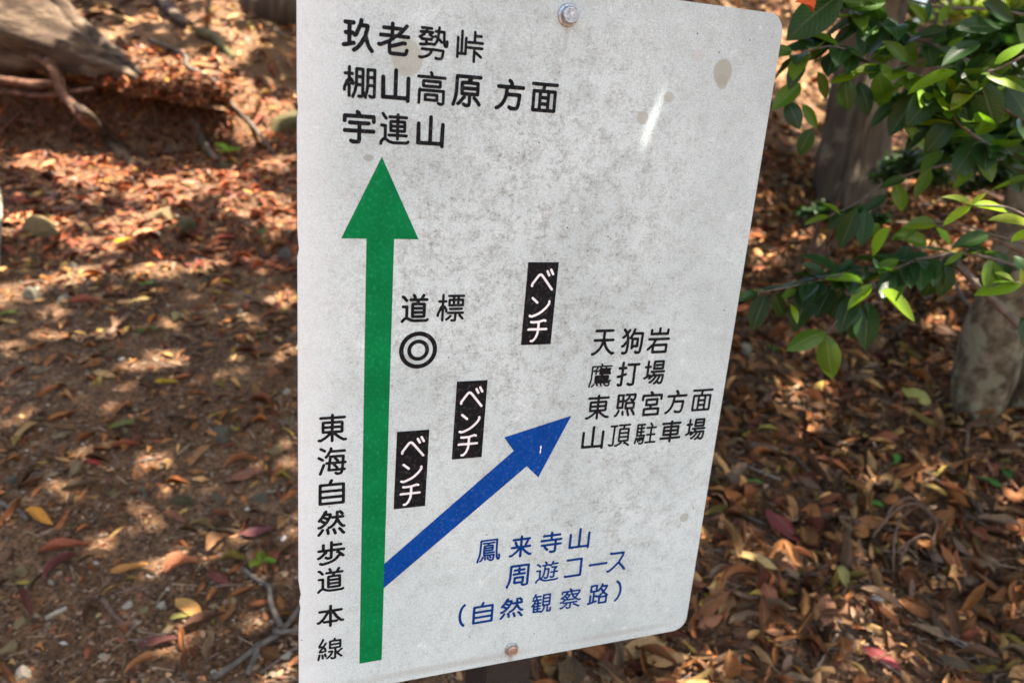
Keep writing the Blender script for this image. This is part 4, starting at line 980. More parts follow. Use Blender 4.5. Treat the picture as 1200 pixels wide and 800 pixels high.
shrub_foot = Vector((1.62, 1.45, H1(1.62, 1.45)))
SHRUB = thing('evergreen_shrub', 'glossy-leaved green shrub reaching in from the right edge, some leaves bright in the sun', 'shrub', shrub_foot)
BR = [  # photo x, y, forward distance
    [(1290, 420, 1.50), (1230, 335, 1.45), (1150, 300, 1.40), (1085, 302, 1.36), (1050, 314, 1.34), (1000, 318, 1.32), (955, 330, 1.30), (888, 343, 1.28)],
    [(1300, 180, 1.55), (1200, 110, 1.5), (1115, 62, 1.45), (1060, 40, 1.42), (1010, 18, 1.4), (975, -8, 1.38)],
    [(1290, 190, 1.45), (1180, 130, 1.42), (1100, 96, 1.4), (1035, 78, 1.38), (980, 55, 1.36), (940, 62, 1.35)],
    [(1300, 260, 1.4), (1200, 198, 1.36), (1150, 165, 1.34), (1122, 142, 1.33), (1117, 118, 1.33), (1140, 88, 1.32)],
    [(1300, 290, 1.3), (1220, 262, 1.26), (1180, 243, 1.24), (1139, 241, 1.22)],
    [(1110, 298, 1.37), (1060, 335, 1.34), (1020, 345, 1.32), (985, 372, 1.3), (967, 392, 1.3)],
    [(1300, 220, 1.6), (1190, 190, 1.58), (1100, 195, 1.56), (1040, 215, 1.54), (1000, 240, 1.52), (962, 258, 1.5)],
    [(1290, 90, 1.3), (1220, 62, 1.3), (1165, 82, 1.3), (1130, 82, 1.3)],
    [(1300, 360, 1.2), (1230, 335, 1.18), (1190, 331, 1.16), (1160, 335, 1.15)],
    [(1260, 30, 1.5), (1170, 12, 1.5), (1100, 8, 1.48), (1040, -8, 1.46)],
    [(1300, 300, 1.62), (1200, 285, 1.6), (1120, 262, 1.56), (1075, 262, 1.54)],
]
def shrub_stem(parent, P, r0, r1):
    P = smooth_path([Vector(p) - Vector(parent.location) for p in P], 5)
    n = len(P); rad = [r0 + (r1 - r0) * i / (n - 1) for i in range(n)]
    V, F = tube(P, rad, 7, rough=.25)
    return put('branch', mesh_vf('branch', V, F), M['twig'], parent)
paths = []
for br in BR:
    P = [pt(*q) for q in br]
    paths.append(smooth_path(P, 6))
    # join each visible branch to a stem standing at the shrub's foot
    a = P[0]; s = shrub_foot + Vector((random.uniform(-.06, .06), random.uniform(-.05, .05), 0))
    shrub_stem(SHRUB, [s - Vector((0, 0, .05)), s.lerp(a, .5) + Vector((.12, 0, .05)), a], .012, .0065)
    shrub_stem(SHRUB, P, .0042 if len(br) > 5 else .0034, .0012)

LEAVES = [  # base px, tip px, distance, tone
    (1121, 84, 1063, 112, 1.30, 'b'), (1144, 89, 1114, 130, 1.30, 'b'), (1152, 88, 1206, 110, 1.30, 'b'), (1165, 76, 1204, 50, 1.30, 'b'),
    (1062, 72, 1033, 48, 1.36, 'm'), (1041, 84, 997, 88, 1.36, 'b'), (1010, 84, 972, 98, 1.36, 'b'), (988, -8, 921, 48, 1.34, 'd'), (1038, 4, 962, 2, 1.36, 'm'),
    (942, 66, 924, 106, 1.34, 'd'), (990, 92, 994, 131, 1.37, 'd'), (938, 98, 905, 130, 1.36, 'm'), (940, 122, 958, 151, 1.38, 'm'), (922, 118, 937, 152, 1.38, 'd'),
    (1020, 20, 1012, 66, 1.40, 'd'), (1034, 20, 1046, 62, 1.40, 'd'), (1086, 26, 1064, 6, 1.42, 'm'), (1083, 28, 1090, 2, 1.42, 'd'), (1114, 6, 1100, 30, 1.4, 'm'), (1110, 36, 1070, 44, 1.42, 'd'),
    (1148, 50, 1103, 78, 1.36, 'd'), (1116, 34, 1174, 34, 1.36, 'd'), (1150, 4, 1188, 26, 1.36, 'd'), (1103, 100, 1062, 152, 1.37, 'd'), (1148, 96, 1166, 152, 1.34, 'd'),
    (1118, 140, 1084, 182, 1.34, 'd'), (1148, 162, 1118, 206, 1.34, 'd'), (1168, 166, 1200, 198, 1.33, 'd'), (1150, 170, 1162, 214, 1.34, 'm'), (1074, 112, 1042, 160, 1.40, 'd'),
    (1043, 266, 1023, 300, 1.30, 'b'), (1004, 244, 984, 292, 1.42, 'd'), (1014, 246, 1010, 288, 1.42, 'd'), (985, 252, 962, 238, 1.46, 'b'), (972, 254, 942, 264, 1.46, 'b'),
    (1074, 268, 1044, 282, 1.40, 'm'), (1086, 286, 1048, 276, 1.40, 'm'), (1098, 264, 1057, 266, 1.33, 'b'), (1096, 266, 1114, 288, 1.33, 'b'), (1140, 240, 1103, 231, 1.22, 'y'),
    (1138, 242, 1105, 265, 1.22, 'y'), (1137, 243, 1156, 226, 1.22, 'y'), (1139, 242, 1181, 249, 1.22, 'y'), (1212, 268, 1157, 258, 1.16, 'y'), (1214, 272, 1184, 284, 1.15, 'y'), (1220, 264, 1180, 262, 1.17, 'b'),
    (1129, 296, 1106, 311, 1.32, 'b'), (1158, 275, 1115, 291, 1.30, 'd'), (1096, 262, 1060, 264, 1.40, 'm'), (1198, 332, 1141, 346, 1.15, 'b'), (1190, 333, 1165, 320, 1.15, 'y'), (1198, 334, 1196, 314, 1.15, 'y'),
    (1098, 304, 1084, 348, 1.36, 'd'), (1108, 306, 1102, 348, 1.36, 'd'), (1012, 331, 966, 328, 1.28, 'b'), (1022, 333, 993, 363, 1.28, 'b'), (1031, 341, 1071, 377, 1.28, 'b'), (1054, 304, 1013, 330, 1.33, 'm'),
    (966, 322, 938, 309, 1.32, 'd'), (1000, 304, 978, 322, 1.34, 'd'), (966, 332, 938, 372, 1.33, 'd'), (976, 334, 956, 374, 1.32, 'd'), (988, 338, 974, 372, 1.32, 'd'), (1000, 346, 984, 392, 1.31, 'd'),
    (1008, 352, 998, 398, 1.31, 'd'), (1018, 354, 1014, 410, 1.31, 'd'), (898, 344, 882, 388, 1.30, 'd'), (906, 342, 918, 372, 1.30, 'd'), (888, 342, 866, 354, 1.29, 'd'), (968, 388, 921, 411, 1.29, 'm'),
    (968, 392, 975, 444, 1.28, 'm'), (926, 356, 934, 380, 1.3, 'b'), (1195, 205, 1168, 188, 1.34, 'd'), (1188, 300, 1215, 330, 1.2, 'd'), (1195, 372, 1206, 410, 1.2, 'd'), (1062, 208, 1030, 222, 1.5, 'd'),
    (1090, 196, 1072, 232, 1.52, 'm'), (1048, 214, 1058, 248, 1.52, 'm'), (990, 248, 970, 270, 1.5, 'd'), (1118, 186, 1142, 214, 1.5, 'd'), (1180, 196, 1196, 226, 1.5, 'd'), (1085, 150, 1060, 178, 1.45, 'd'),
    (1178, 100, 1204, 140, 1.4, 'd'), (1126, 108, 1134, 150, 1.4, 'd'), (1060, 38, 1030, 48, 1.42, 'm'), (1000, 30, 976, 52, 1.4, 'd'), (972, 40, 950, 72, 1.4, 'd'), (958, 84, 968, 116, 1.4, 'm'), (1006, 96, 1018, 136, 1.42, 'd'), (1028, 84, 1038, 128, 1.42, 'm'), (1048, 120, 1020, 150, 1.42, 'd'),
    (928, 60, 896, 66, 1.36, 'm'), (952, 150, 936, 182, 1.42, 'd'), (1008, 2, 1000, 40, 1.42, 'd'), (1048, 46, 1074, 78, 1.42, 'm'), (1060, 150, 1084, 176, 1.44, 'm'), (1104, 176, 1078, 204, 1.5, 'm'), (1140, 200, 1116, 222, 1.5, 'b'),
    (1040, 228, 1012, 250, 1.52, 'd'), (1030, 262, 1010, 284, 1.5, 'm'), (1066, 286, 1052, 322, 1.4, 'd'), (936, 336, 914, 352, 1.31, 'm'), (950, 334, 930, 390, 1.31, 'd'), (1040, 318, 1058, 344, 1.35, 'm'), (1190, 28, 1210, 60, 1.45, 'm'), (1125, 66, 1096, 58, 1.42, 'd')]
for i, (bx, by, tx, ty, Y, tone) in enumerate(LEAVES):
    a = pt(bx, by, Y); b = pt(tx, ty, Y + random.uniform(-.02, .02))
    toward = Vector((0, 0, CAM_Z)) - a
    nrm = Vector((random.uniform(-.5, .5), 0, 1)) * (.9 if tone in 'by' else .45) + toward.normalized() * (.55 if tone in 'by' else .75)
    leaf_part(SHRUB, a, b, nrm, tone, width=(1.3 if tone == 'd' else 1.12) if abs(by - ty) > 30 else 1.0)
    # its stalk
n_extra = 0
for P, br in zip(paths, BR):
    m = len(P)
    for i in range(2, m, 1):
        for side in (-1, 1):
            if random.random() < .18 or n_extra > 175: continue
            p = P[i]; t = (P[min(i + 1, m - 1)] - P[i - 1]).normalized()
            sd = t.cross(Vector((0, 0, 1))).normalized() * side
            d = (t * random.uniform(.3, .9) + sd * random.uniform(.5, 1) + Vector((0, 0, random.uniform(-.9, .25)))).normalized()
            L = random.uniform(.05, .085)
            q = project(p)
            if 870 < q[0] < 945 and q[1] > 150 and random.random() < .7: continue
            if not (845 < q[0] < 1215): 
                if random.random() < .9: continue
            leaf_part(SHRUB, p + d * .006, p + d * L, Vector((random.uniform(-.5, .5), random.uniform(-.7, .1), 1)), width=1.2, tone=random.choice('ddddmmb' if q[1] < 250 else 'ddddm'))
            n_extra += 1

# buds and an orange dead leaf caught in the top of the shrub
oo = bpy.data.objects.new('orange_leaf', mesh_np('orange_leaf', *(lambda t: (t[0], t[1], True, None, t[2]))(leaf_template(.75, .4, .4, .4, 6, 2, .03))))
COL.objects.link(oo); oo.data.materials.append(M['leaf_object']); oo.location = pt(942, 9, 1.22); oo.rotation_euler = (1.0, .3, .4); oo.scale = (.038,) * 3; oo.color = (.85, .16, .04, 1)
tag(oo, 'small bright orange leaf hanging beside the upper right corner of the signboard', 'leaf')

# ------------------------------------------------------------------ the big exposed root and the bank
def log_thing():
    base = pt(-60, 10, 4.92)
    root = thing('exposed_tree_root', 'massive weathered grey-brown root tapering down to the right at the upper left corner', 'tree root', base)
    P = [pt(-190, -70, 5.1), pt(-110, -35, 5.0), pt(-50, -12, 4.94), pt(5, 20, 4.88), pt(55, 47, 4.84), pt(100, 68, 4.80), pt(132, 81, 4.78), pt(160, 92, 4.76)]
    r = [px_size(x, base) for x in (98, 86, 74, 55, 35, 21, 12, 4)]
    P = smooth_path(P, 6); R_ = np.interp(np.linspace(0, 7, len(P)), range(8), r)
    V, F = tube([p - base for p in P], list(R_), 48, rough=.24, seed=5, ridge=.10, ridges=5)
    put('root_wood', mesh_vf('root_wood', V, F), M['bark_log'], root)
    # ridge added along its upper side, standing in for the sunlit edge
    P = [pt(20, -30, 5.15), pt(70, 12, 5.1), pt(105, 40, 5.05), pt(140, 68, 4.95), pt(165, 86, 4.86)]
    V, F = tube([p - base for p in smooth_path(P, 5)], list(np.linspace(px_size(17, base), px_size(4, base), 21)), 14, rough=.3, seed=8)
    put('lit_edge_ridge', mesh_vf('lit_edge_ridge', V, F), M['bark_log'], root)
    # roots hanging from it
    g1 = at(128, 172); g2 = at(154, 194)
    for nm, pts, r0, r1, mt in [('hanging_root', [pt(56, 70, 4.72), pt(66, 88, 4.70), pt(74, 108, 4.66), pt(84, 122, 4.62), pt(100, 140, 4.55), g1 + Vector((0, .05, .05)), g2 + Vector((0, 0, .015))], 7, 4, 'root_red'),
                                ('hanging_root', [pt(84, 122, 4.60), pt(104, 134, 4.5), g1 + Vector((.0, -.02, .04)), g2 + Vector((.03, -.03, .01))], 3, 6, 'bark_log'),
                                ('hanging_root', [pt(36, 66, 4.72), pt(52, 74, 4.70), pt(66, 90, 4.68)], 5, 3, 'root_red'),
                                ('hanging_root', [pt(-60, 88, 4.66), pt(0, 94, 4.66), pt(40, 99, 4.66), pt(68, 97, 4.68)], 6, 4, 'root_red'),
                                ('hanging_root', [pt(-60, 104, 4.7), pt(10, 108, 4.68), pt(50, 112, 4.68), pt(110, 104, 4.68)], 3, 2, 'root_red')]:
        Q = smooth_path(pts, 6)
        V, F = tube([p - base for p in Q], list(np.linspace(px_size(r0, base), px_size(r1, base), len(Q))), 11, rough=.5, seed=2 + r0, ridge=.12, ridges=3)
        put(nm, mesh_vf(nm, V, F), M[mt], root)
    # fine rootlets hanging out of the bank below it
    r = random.Random(4); V, F = [], []
    for k in range(150):
        x = r.uniform(0, 265); y = r.uniform(96, 160)
        a = at(x, y) + Vector((0, -.03, .02)); L = r.uniform(.05, .40) * r.random() + .04
        d = Vector((r.uniform(-1.5, 1.5), r.uniform(-.8, -.1), r.uniform(-1, -.1))).normalized()
        m = a + d * L * .5 + Vector((r.uniform(-.02, .02), 0, -.01)); e = a + d * L + Vector((0, 0, -.02))
        v, f = tube([a - base, m - base, e - base], [r.uniform(.003, .012), .004, .0015], 4, cap=False)
        F += [tuple(i + len(V) for i in q) for q in f]; V += v
    tag(put('rootlets', mesh_vf('rootlets', V, F), M['root_red'], root), kind='stuff')
log_thing()

def ground_stick(name, label, cat, pts, r0, r1, mat, lift=.004, group=None, sides=8, rough=.25, forks=()):
    """a stick, root or vine lying on the forest floor along photo points"""
    P = []
    for q in pts:
        p = at(q[0], q[1]); rr = px_size(r0, p)
        P.append(p + Vector((0, 0, rr * .6 + lift + (q[2] if len(q) > 2 else 0))))
    Q = smooth_path(P, 6)
    n = len(Q)
    V, F = tube(Q, [px_size(r0 + (r1 - r0) * i / (n - 1), Q[i]) for i in range(n)], sides, rough=rough, seed=len(pts) + r0)
    me, o = origin_mesh(V, F, name)
    if forks:
        ob = thing(name, label, cat, o, group=group)
        put('stem', me, mat, ob)
        for fp in forks:
            P = [at(q[0], q[1]) + Vector((0, 0, .022 + (q[2] if len(q) > 2 else 0))) for q in fp]
            Q = smooth_path(P, 5); n = len(Q)
            V, F = tube([p - o for p in Q], [px_size(r1 + .6 - .8 * i / n, Q[i]) for i in range(n)], 6, rough=rough)
            put('side_twig', mesh_vf('side_twig', V, F), mat, ob)
        return ob
    ob = put(name, me, mat); ob.location = o
    return tag(ob, label, cat, group)

TW, TB, RR = M['twig'], M['twig_brown'], M['root_red']
ground_stick('grey_stick', 'short grey stick beside the small green leaves, bottom left', 'stick', [(283, 672), (300, 684), (321, 697)], 3.6, 3.0, TW, .006)
ground_stick('fallen_branch', 'forked grey branch lying at the lower left edge of the signboard', 'branch', [(250, 800), (275, 785), (303, 765), (330, 745), (356, 712)], 4.2, 3.0, TW, .008, forks=[[(303, 765), (298, 785), (290, 803)], [(322, 750), (330, 757, .01), (352, 757, .02)], [(330, 745), (318, 722, .01), (316, 705, .015)]])
ground_stick('pale_stick', 'small pale stick lying alone on the bare soil at lower left', 'stick', [(54, 729), (66, 722), (79, 715)], 3.2, 2.8, M['stone_pale'], .002)
ground_stick('surface_root', 'thin brown root curving through the soil near the bottom left', 'root', [(120, 704), (132, 720), (146, 733), (160, 741)], 3.6, 2.6, TB, -.002)
ground_stick('pale_stick', 'pale curved stick at the left edge above the orange leaf', 'stick', [(-8, 588), (10, 597), (24, 604), (33, 614)], 3.0, 2.2, TW, .003)
ground_stick('thin_twig', 'thin straight twig crossing the pale sunlit patch mid left', 'twig', [(154, 547), (172, 542), (194, 538)], 1.3, 1.0, TW, .003)
ground_stick('thin_twig', 'short pale twig touching the left edge of the signboard, low down', 'twig', [(313, 580), (330, 577), (346, 574)], 1.8, 1.5, M['stone_pale'], .004)
ground_stick('surface_root', 'thin dark root snaking past the left edge of the sign below the sunlit litter', 'root', [(262, 338), (290, 350), (320, 358), (352, 362)], 2.4, 1.6, TB, .0)
ground_stick('surface_root', 'brown root stub poking from the soil mid left under the reddish leaves', 'root', [(127, 396), (140, 384), (152, 372)], 4.0, 2.2, TB, .004)
ground_stick('exposed_root', 'pale bare root stub curving up left of the small green seedling', 'root', [(224, 152, .03), (231, 160, .03), (238, 174, .02), (248, 186), (256, 192)], 4.0, 3.4, TW, .01)
ground_stick('long_root', 'long thin grey root running down the bank towards the sign', 'root', [(176, 52), (205, 62), (218, 70), (220, 82), (240, 92), (262, 108), (275, 132), (296, 152), (316, 178)], 2.2, 2.0, TW, .01)
ground_stick('exposed_root', 'thick pale-topped root lying on the upper bank, lit at its end', 'root', [(176, -6), (190, 10), (208, 28), (222, 38)], 6.0, 6.5, M['bark_log'], .02)
ground_stick('exposed_root', 'mossy grey root continuing right of the lit root end', 'root', [(232, 44), (248, 50), (262, 62), (274, 74)], 6.5, 3.0, M['stone_moss'], .01)
ground_stick('exposed_root', 'reddish root lying across the lit litter below the bank at far left', 'root', [(-10, 150), (30, 150), (70, 158), (105, 168)], 3.0, 2.2, RR, .01)
ground_stick('exposed_root', 'pale smooth root rising at the far left edge of the picture', 'root', [(-8, 330), (-4, 300, .02), (0, 270, .05), (-2, 245, .08), (-10, 232, .10)], 5.5, 4.0, M['stone_pale'], .01)
ground_stick('surface_root', 'half buried reddish root along the lower lip of the bank', 'root', [(55, 246), (90, 250), (130, 246), (165, 238)], 4.0, 2.6, RR, .0)
ground_stick('thin_twig', 'grey twig slanting down beside the right edge of the sign near its lower corner', 'twig', [(828, 597), (850, 606), (875, 613), (898, 622)], 1.6, 1.4, TW, .014)
ground_stick('thin_twig', 'dark grey twig on the leaf litter right of the parking lot lettering', 'twig', [(912, 530), (928, 541), (944, 556), (962, 570)], 1.9, 1.3, TW, .016)
ground_stick('thin_root', 'curved reddish root tip hooking over the litter right of the sign', 'root', [(908, 462), (918, 466), (926, 476), (924, 490), (921, 505)], 2.2, 1.8, RR, .016)
ground_stick('dead_vine', 'long brown vine running down below the pale tree foot', 'vine', [(1133, 505), (1131, 522), (1129, 545), (1128, 568), (1133, 588), (1144, 607), (1146, 622)], 2.6, 2.2, TB, .016)
ground_stick('thin_twig', 'straight twig slanting across the litter left of the brown vine', 'twig', [(1102, 544), (1113, 557), (1124, 570)], 1.9, 1.4, TW, .016)
ground_stick('thin_twig', 'pale twig poking out of the dark litter left of the twin-stemmed tree', 'twig', [(1097, 362, .03), (1108, 359, .02), (1119, 352)], 1.9, 1.8, TW, .01)
ground_stick('dead_branch', 'grey dead branch lying against the left side of the pale tree', 'branch', [(1102, 332, .08), (1112, 345, .06), (1122, 360, .04), (1136, 372, .02), (1145, 382)], 2.6, 1.6, TW, .01)
ground_stick('thin_twig', 'long grey twig with an offshoot at the bottom right corner', 'twig', [(1102, 752), (1122, 765), (1138, 776), (1160, 804)], 1.9, 1.5, TW, .016, forks=[[(1124, 766), (1146, 774, .01), (1170, 780, .01)]])
ground_stick('thin_twig', 'bare twig reaching in from the right edge above the bottom corner', 'twig', [(1175, 684), (1190, 690), (1206, 697)], 1.7, 1.7, TW, .016)
ground_stick('thin_twig', 'thin dark twig among dark leaves right of the lower sign edge', 'twig', [(1043, 520), (1052, 512, .01), (1070, 508, .01), (1082, 498)], 1.5, 1.0, TB, .012)
ob = ground_stick('dry_vine_tangle', 'tangle of looping dry vines on the leaf litter at lower right', 'vine', [(1018, 650, .02), (1030, 636, .03), (1048, 622, .04), (1066, 618, .04), (1084, 626, .03), (1098, 634, .02), (1112, 636)], 1.5, 1.1, TB, .028,
                  forks=[[(1044, 684), (1042, 660, .03), (1046, 640, .04), (1052, 626, .03), (1064, 616, .03)], [(1046, 664, .02), (1060, 655, .03), (1078, 650, .04), (1090, 656, .03)], [(1084, 624, .03), (1092, 640, .04), (1088, 656, .03), (1094, 676, .01)],
                         [(1030, 636, .03), (1040, 620, .05), (1060, 610, .05), (1080, 616, .03), (1086, 640, .02)], [(1060, 655, .02), (1052, 670, .02), (1056, 690, .0)], [(1020, 655, .01), (1034, 664, .02), (1058, 668, .02), (1076, 680)]])

def overhang():
    """mat of roots and soil jutting out over the hollow, right of the big root"""
    top = [(20, 66, 4.86), (90, 86, 4.80), (130, 94, 4.74), (165, 102, 4.68), (200, 108, 4.62), (232, 114, 4.60), (256, 128, 4.08), (272, 142, 4.16)]
    F_ = smooth_path([pt(*q) for q in top[:-2]] + [at(256, 126) + Vector((0, 0, .03)), at(274, 140)], 9)
    n = len(F_); rows = []
    for k, (dy, dz) in enumerate([(.55, -.10), (.45, -.07), (.0, -.055), (-.03, -.03), (.0, .0), (.12, .03), (.30, .06), (.52, .09), (.8, .05)]):
        row = []
        for i, p in enumerate(F_):
            w = min(1, (n - 1 - i) / 5, (i + 3) / 5)
            j = .06 * mnoise.noise(Vector((p.x * 7, k * .7, 1))) + .025 * mnoise.noise(Vector((p.x * 23, k * 1.7, 5)))
            x, y = p.x + .02 * mnoise.noise(Vector((p.x * 12, k, 9))), p.y + dy + j
            z = p.z + dz * w + j * .6
            if k >= 7: z = min(z, H1(x, y) + (.015 if k < 8 else -.05))
            row.append(Vector((x, y, z)))
        rows.append(row)
    V = [v for r_ in rows for v in r_]
    Fc = [(a * n + i, a * n + i + 1, (a + 1) * n + i + 1, (a + 1) * n + i) for a in range(len(rows) - 1) for i in range(n - 1)]
    me = mesh_vf('bank_overhang', V, Fc)
    tag(put('bank_overhang', me, M['soil']), 'overhanging lip of soil and roots above a dark hollow', kind='structure')
    return rows
OVER = overhang()

# ------------------------------------------------------------------ stones
def stone_mesh(name, seed, sub=3, cuts=16):
    r = random.Random(seed)
    bm = bmesh.new(); bmesh.ops.create_icosphere(bm, subdivisions=sub, radius=1)
    pl = []
    for _ in range(cuts):
        d = Vector((r.gauss(0, 1), r.gauss(0, 1), r.gauss(0, 1))).normalized(); pl.append((d, r.uniform(.42, .80)))
    for v in bm.verts:
        for d, h in pl:
            k = v.co.dot(d) - h
            if k > 0: v.co -= d * k * .98
        v.co *= 1 + .07 * mnoise.noise(v.co * 2.3 + Vector((seed, 0, 0))) + .04 * mnoise.noise(v.co * 6 + Vector((0, seed, 0)))
    me = bpy.data.meshes.new(name); bm.to_mesh(me); bm.free()
    me.polygons.foreach_set('use_smooth', [False] * len(me.polygons))
    return me
STONE_ME = {}
def stone(px, py, w, h, mat, label, sink=.35, seed=0, name='stone', group=None):
    """w, h: half width and visible half height in photo pixels"""
    p = at(px, py + h * .5)
    w *= .84; h *= .86
    sx = px_size(w, p); sz = px_size(h, p) * 1.05
    key = (seed % 7, mat)
    if key not in STONE_ME:
        STONE_ME[key] = stone_mesh(name, seed % 7 + 1, 3); STONE_ME[key].materials.append(M[mat])
    o = put(name, STONE_ME[key]); o.location = p + Vector((0, sx * .4, sz * (.85 - 2 * sink)))
    o.scale = (sx * 1.08, sx * .85, sz * 1.1); o.rotation_euler = (random.uniform(-.15, .15), random.uniform(-.15, .15), random.uniform(-.6, .6))
    return tag(o, label, 'stone', group)
for a in [
    (48, 268, 26, 22, 'stone_yellow', 'large ochre-yellow angular stone at the left, below the bank', .25, 1),
    (185, 252, 30, 18, 'stone_yellow', 'pale ochre lumpy stone lit by the sun below the exposed roots', .3, 2),
    (218, 262, 20, 15, 'stone_moss', 'greenish mossy stone just right of the pale ochre lumpy stone', .3, 3),
    (330, 138, 42, 34, 'stone_moss', 'big olive mossy rock half hidden behind the upper left edge of the signboard', .42, 4),
    (262, 196, 12, 8, 'stone_moss', 'small mossy stone beside the pale root stub', .3, 5),
    (36, 345, 20, 14, 'stone_grey', 'rounded grey-brown stone at far left beside sunlit leaves', .35, 6),
    (74, 350, 14, 12, 'stone_grey', 'cooler grey stone right of the rounded stone at far left', .35, 0),
    (84, 312, 12, 8, 'stone_grey', 'small dull stone on the slope between two sunlit patches at left', .35, 2),
    (258, 508, 24, 18, 'stone_grey', 'large half-buried grey-green stone in the middle of the bare trail', .42, 3),
    (322, 528, 18, 10, 'stone_yellow', 'flat ochre stone half buried near the sign edge, right of the large grey-green stone', .42, 4),
    (305, 585, 16, 14, 'stone_grey', 'brown-grey stone near the lower left edge of the sign', .4, 5),
    (205, 372, 14, 10, 'stone_moss', 'dark greenish stone beside the yellow-green leaf mid left', .35, 6),
    (335, 298, 14, 12, 'stone_grey', 'grey stone touching the left edge of the sign beside the green arrow head height', .35, 1),
    (282, 365, 6, 6, 'stone_pale', 'small pale grey pebble on the dark soil left of the double ring height', .3, 2),
    (240, 330, 12, 8, 'stone_moss', 'low mossy stone in the dark soil mid left', .4, 0),
    (128, 577, 14, 10, 'stone_yellow', 'yellowish-green stone in the lower middle of the trail', .3, 3),
    (88, 550, 17, 11, 'stone_yellow', 'tan stone left of the yellowish-green one', .35, 4),
    (165, 578, 14, 14, 'stone_grey', 'brown stone block right of the yellowish-green stone', .4, 5),
    (15, 562, 11, 9, 'stone_grey', 'grey stone at the far left edge above the pale curved stick', .35, 6),
    (10, 578, 10, 6, 'stone_yellow', 'small flat olive stone at the far left just under the grey one', .35, 1),
    (215, 588, 20, 11, 'stone_moss', 'flat mossy half-buried stone left of the brown leaves', .45, 2),
    (60, 683, 5, 5, 'stone_pale', 'small white pebble in the bottom left quarter, beside the purple leaves', .25, 3),
    (149, 711, 10, 8, 'stone_pale', 'leftmost of the three pale stones in a row at lower left', .25, 4),
    (168, 717, 11, 9, 'stone_yellow', 'middle one of the three pale stones in a row, yellowish', .25, 5),
    (188, 712, 10, 9, 'stone_pale', 'rightmost of the three pale stones in a row, touching an orange leaf', .25, 6),
    (23, 672, 16, 9, 'stone_yellow', 'flat mustard-yellow stone at the lower left edge', .3, 0),
    (24, 731, 14, 9, 'stone_yellow', 'brownish-yellow stone below the narrow upright leaf at lower left', .3, 1),
    (8, 762, 14, 12, 'stone_yellow', 'ochre rough stone cut by the left edge near the bottom', .3, 2),
    (24, 792, 15, 14, 'stone_pale', 'white angular stone in the bottom left corner', .3, 3),
    (14, 780, 11, 9, 'stone_grey', 'grey stone tucked between the ochre and the white one, bottom left', .35, 4),
    (334, 770, 9, 8, 'stone_pale', 'rounded pale stone beside the forked branch at the sign edge', .25, 5),
    (335, 583, 5, 4, 'stone_pale', 'tiny pale stone at the sign edge under the short pale twig', .25, 6),
    (335, 460, 8, 5, 'stone_pale', 'small white stone beside the left edge of the sign at mid height', .25, 0),
    (102, 441, 9, 5, 'stone_pale', 'oval white pebble left of the sunlit patch mid left', .25, 1),
    (248, 558, 4, 6, 'stone_pale', 'tiny upright white pebble right of an orange-brown leaf', .25, 2),
    (952, 288, 18, 12, 'stone_moss', 'rounded olive mossy stone between the grey trunk foot and the shrub leaves', .3, 3),
    (969, 303, 15, 9, 'stone_moss', 'flatter mossy stone just below the rounded olive one', .3, 4),
    (921, 268, 16, 9, 'stone_grey', 'pale grey-brown stone just right of the sign beneath the trunk height', .3, 5),
    (926, 253, 7, 6, 'stone_pale', 'small light stone above the pale grey-brown one', .3, 6),
    (904, 298, 10, 8, 'stone_pale', 'light tan stone near the right edge of the sign', .3, 0),
    (912, 232, 20, 9, 'stone_moss', 'dim greenish rock left of the grey trunk foot', .35, 1),
    (919, 317, 6, 5, 'stone_yellow', 'small pinkish-tan stone above the dark shrub leaves', .3, 2),
    (873, 410, 11, 9, 'stone_pale', 'smooth pale egg-shaped stone close to the right edge of the sign', .25, 3),
    (884, 300, 9, 6, 'stone_yellow', 'tan stone peeking out at the right edge of the sign', .3, 4),
    (1002, 262, 10, 7, 'stone_grey', 'grey stone in shade at the foot of the grey-brown trunk', .3, 5)]:
    stone(a[0], a[1], a[2], a[3], a[4], a[5], a[6], a[7] + int(a[0]))

# ------------------------------------------------------------------ small green seedlings
def seedling(px, py, label, n, L, tone='b', spread=.6):
    p = at(px, py)
    root = thing('seedling', label, 'seedling', p)
    h = L * .5
    V, F = tube([Vector((0, 0, -.01)), Vector((.002, 0, h))], [.0012, .0008], 5)
    put('stem', mesh_vf('stem', V, F), M['twig_brown'], root)
    for k in range(n):
        a = 6.28 * k / n + random.uniform(-.4, .4)
        d = Vector((math.cos(a), math.sin(a), random.uniform(-.1, .5))).normalized()
        b = p + Vector((0, 0, h))
        leaf_part(root, b, b + d * L * random.uniform(.8, 1.15), Vector((0, -.5, 1)), tone, width=1.3)
seedling(268, 186, 'small bright green seedling below the bank, right of the pale root stub', 6, .085, 'b')
seedling(305, 668, 'little green two-leaved seedling beside the short grey stick at lower left', 3, .045, 'b')
seedling(903, 418, 'tiny green seedling right of the pale egg-shaped stone', 3, .05, 'm')
seedling(108, 10, 'pale green sunlit seedling on top of the bank above the big root', 9, .13, 'y')

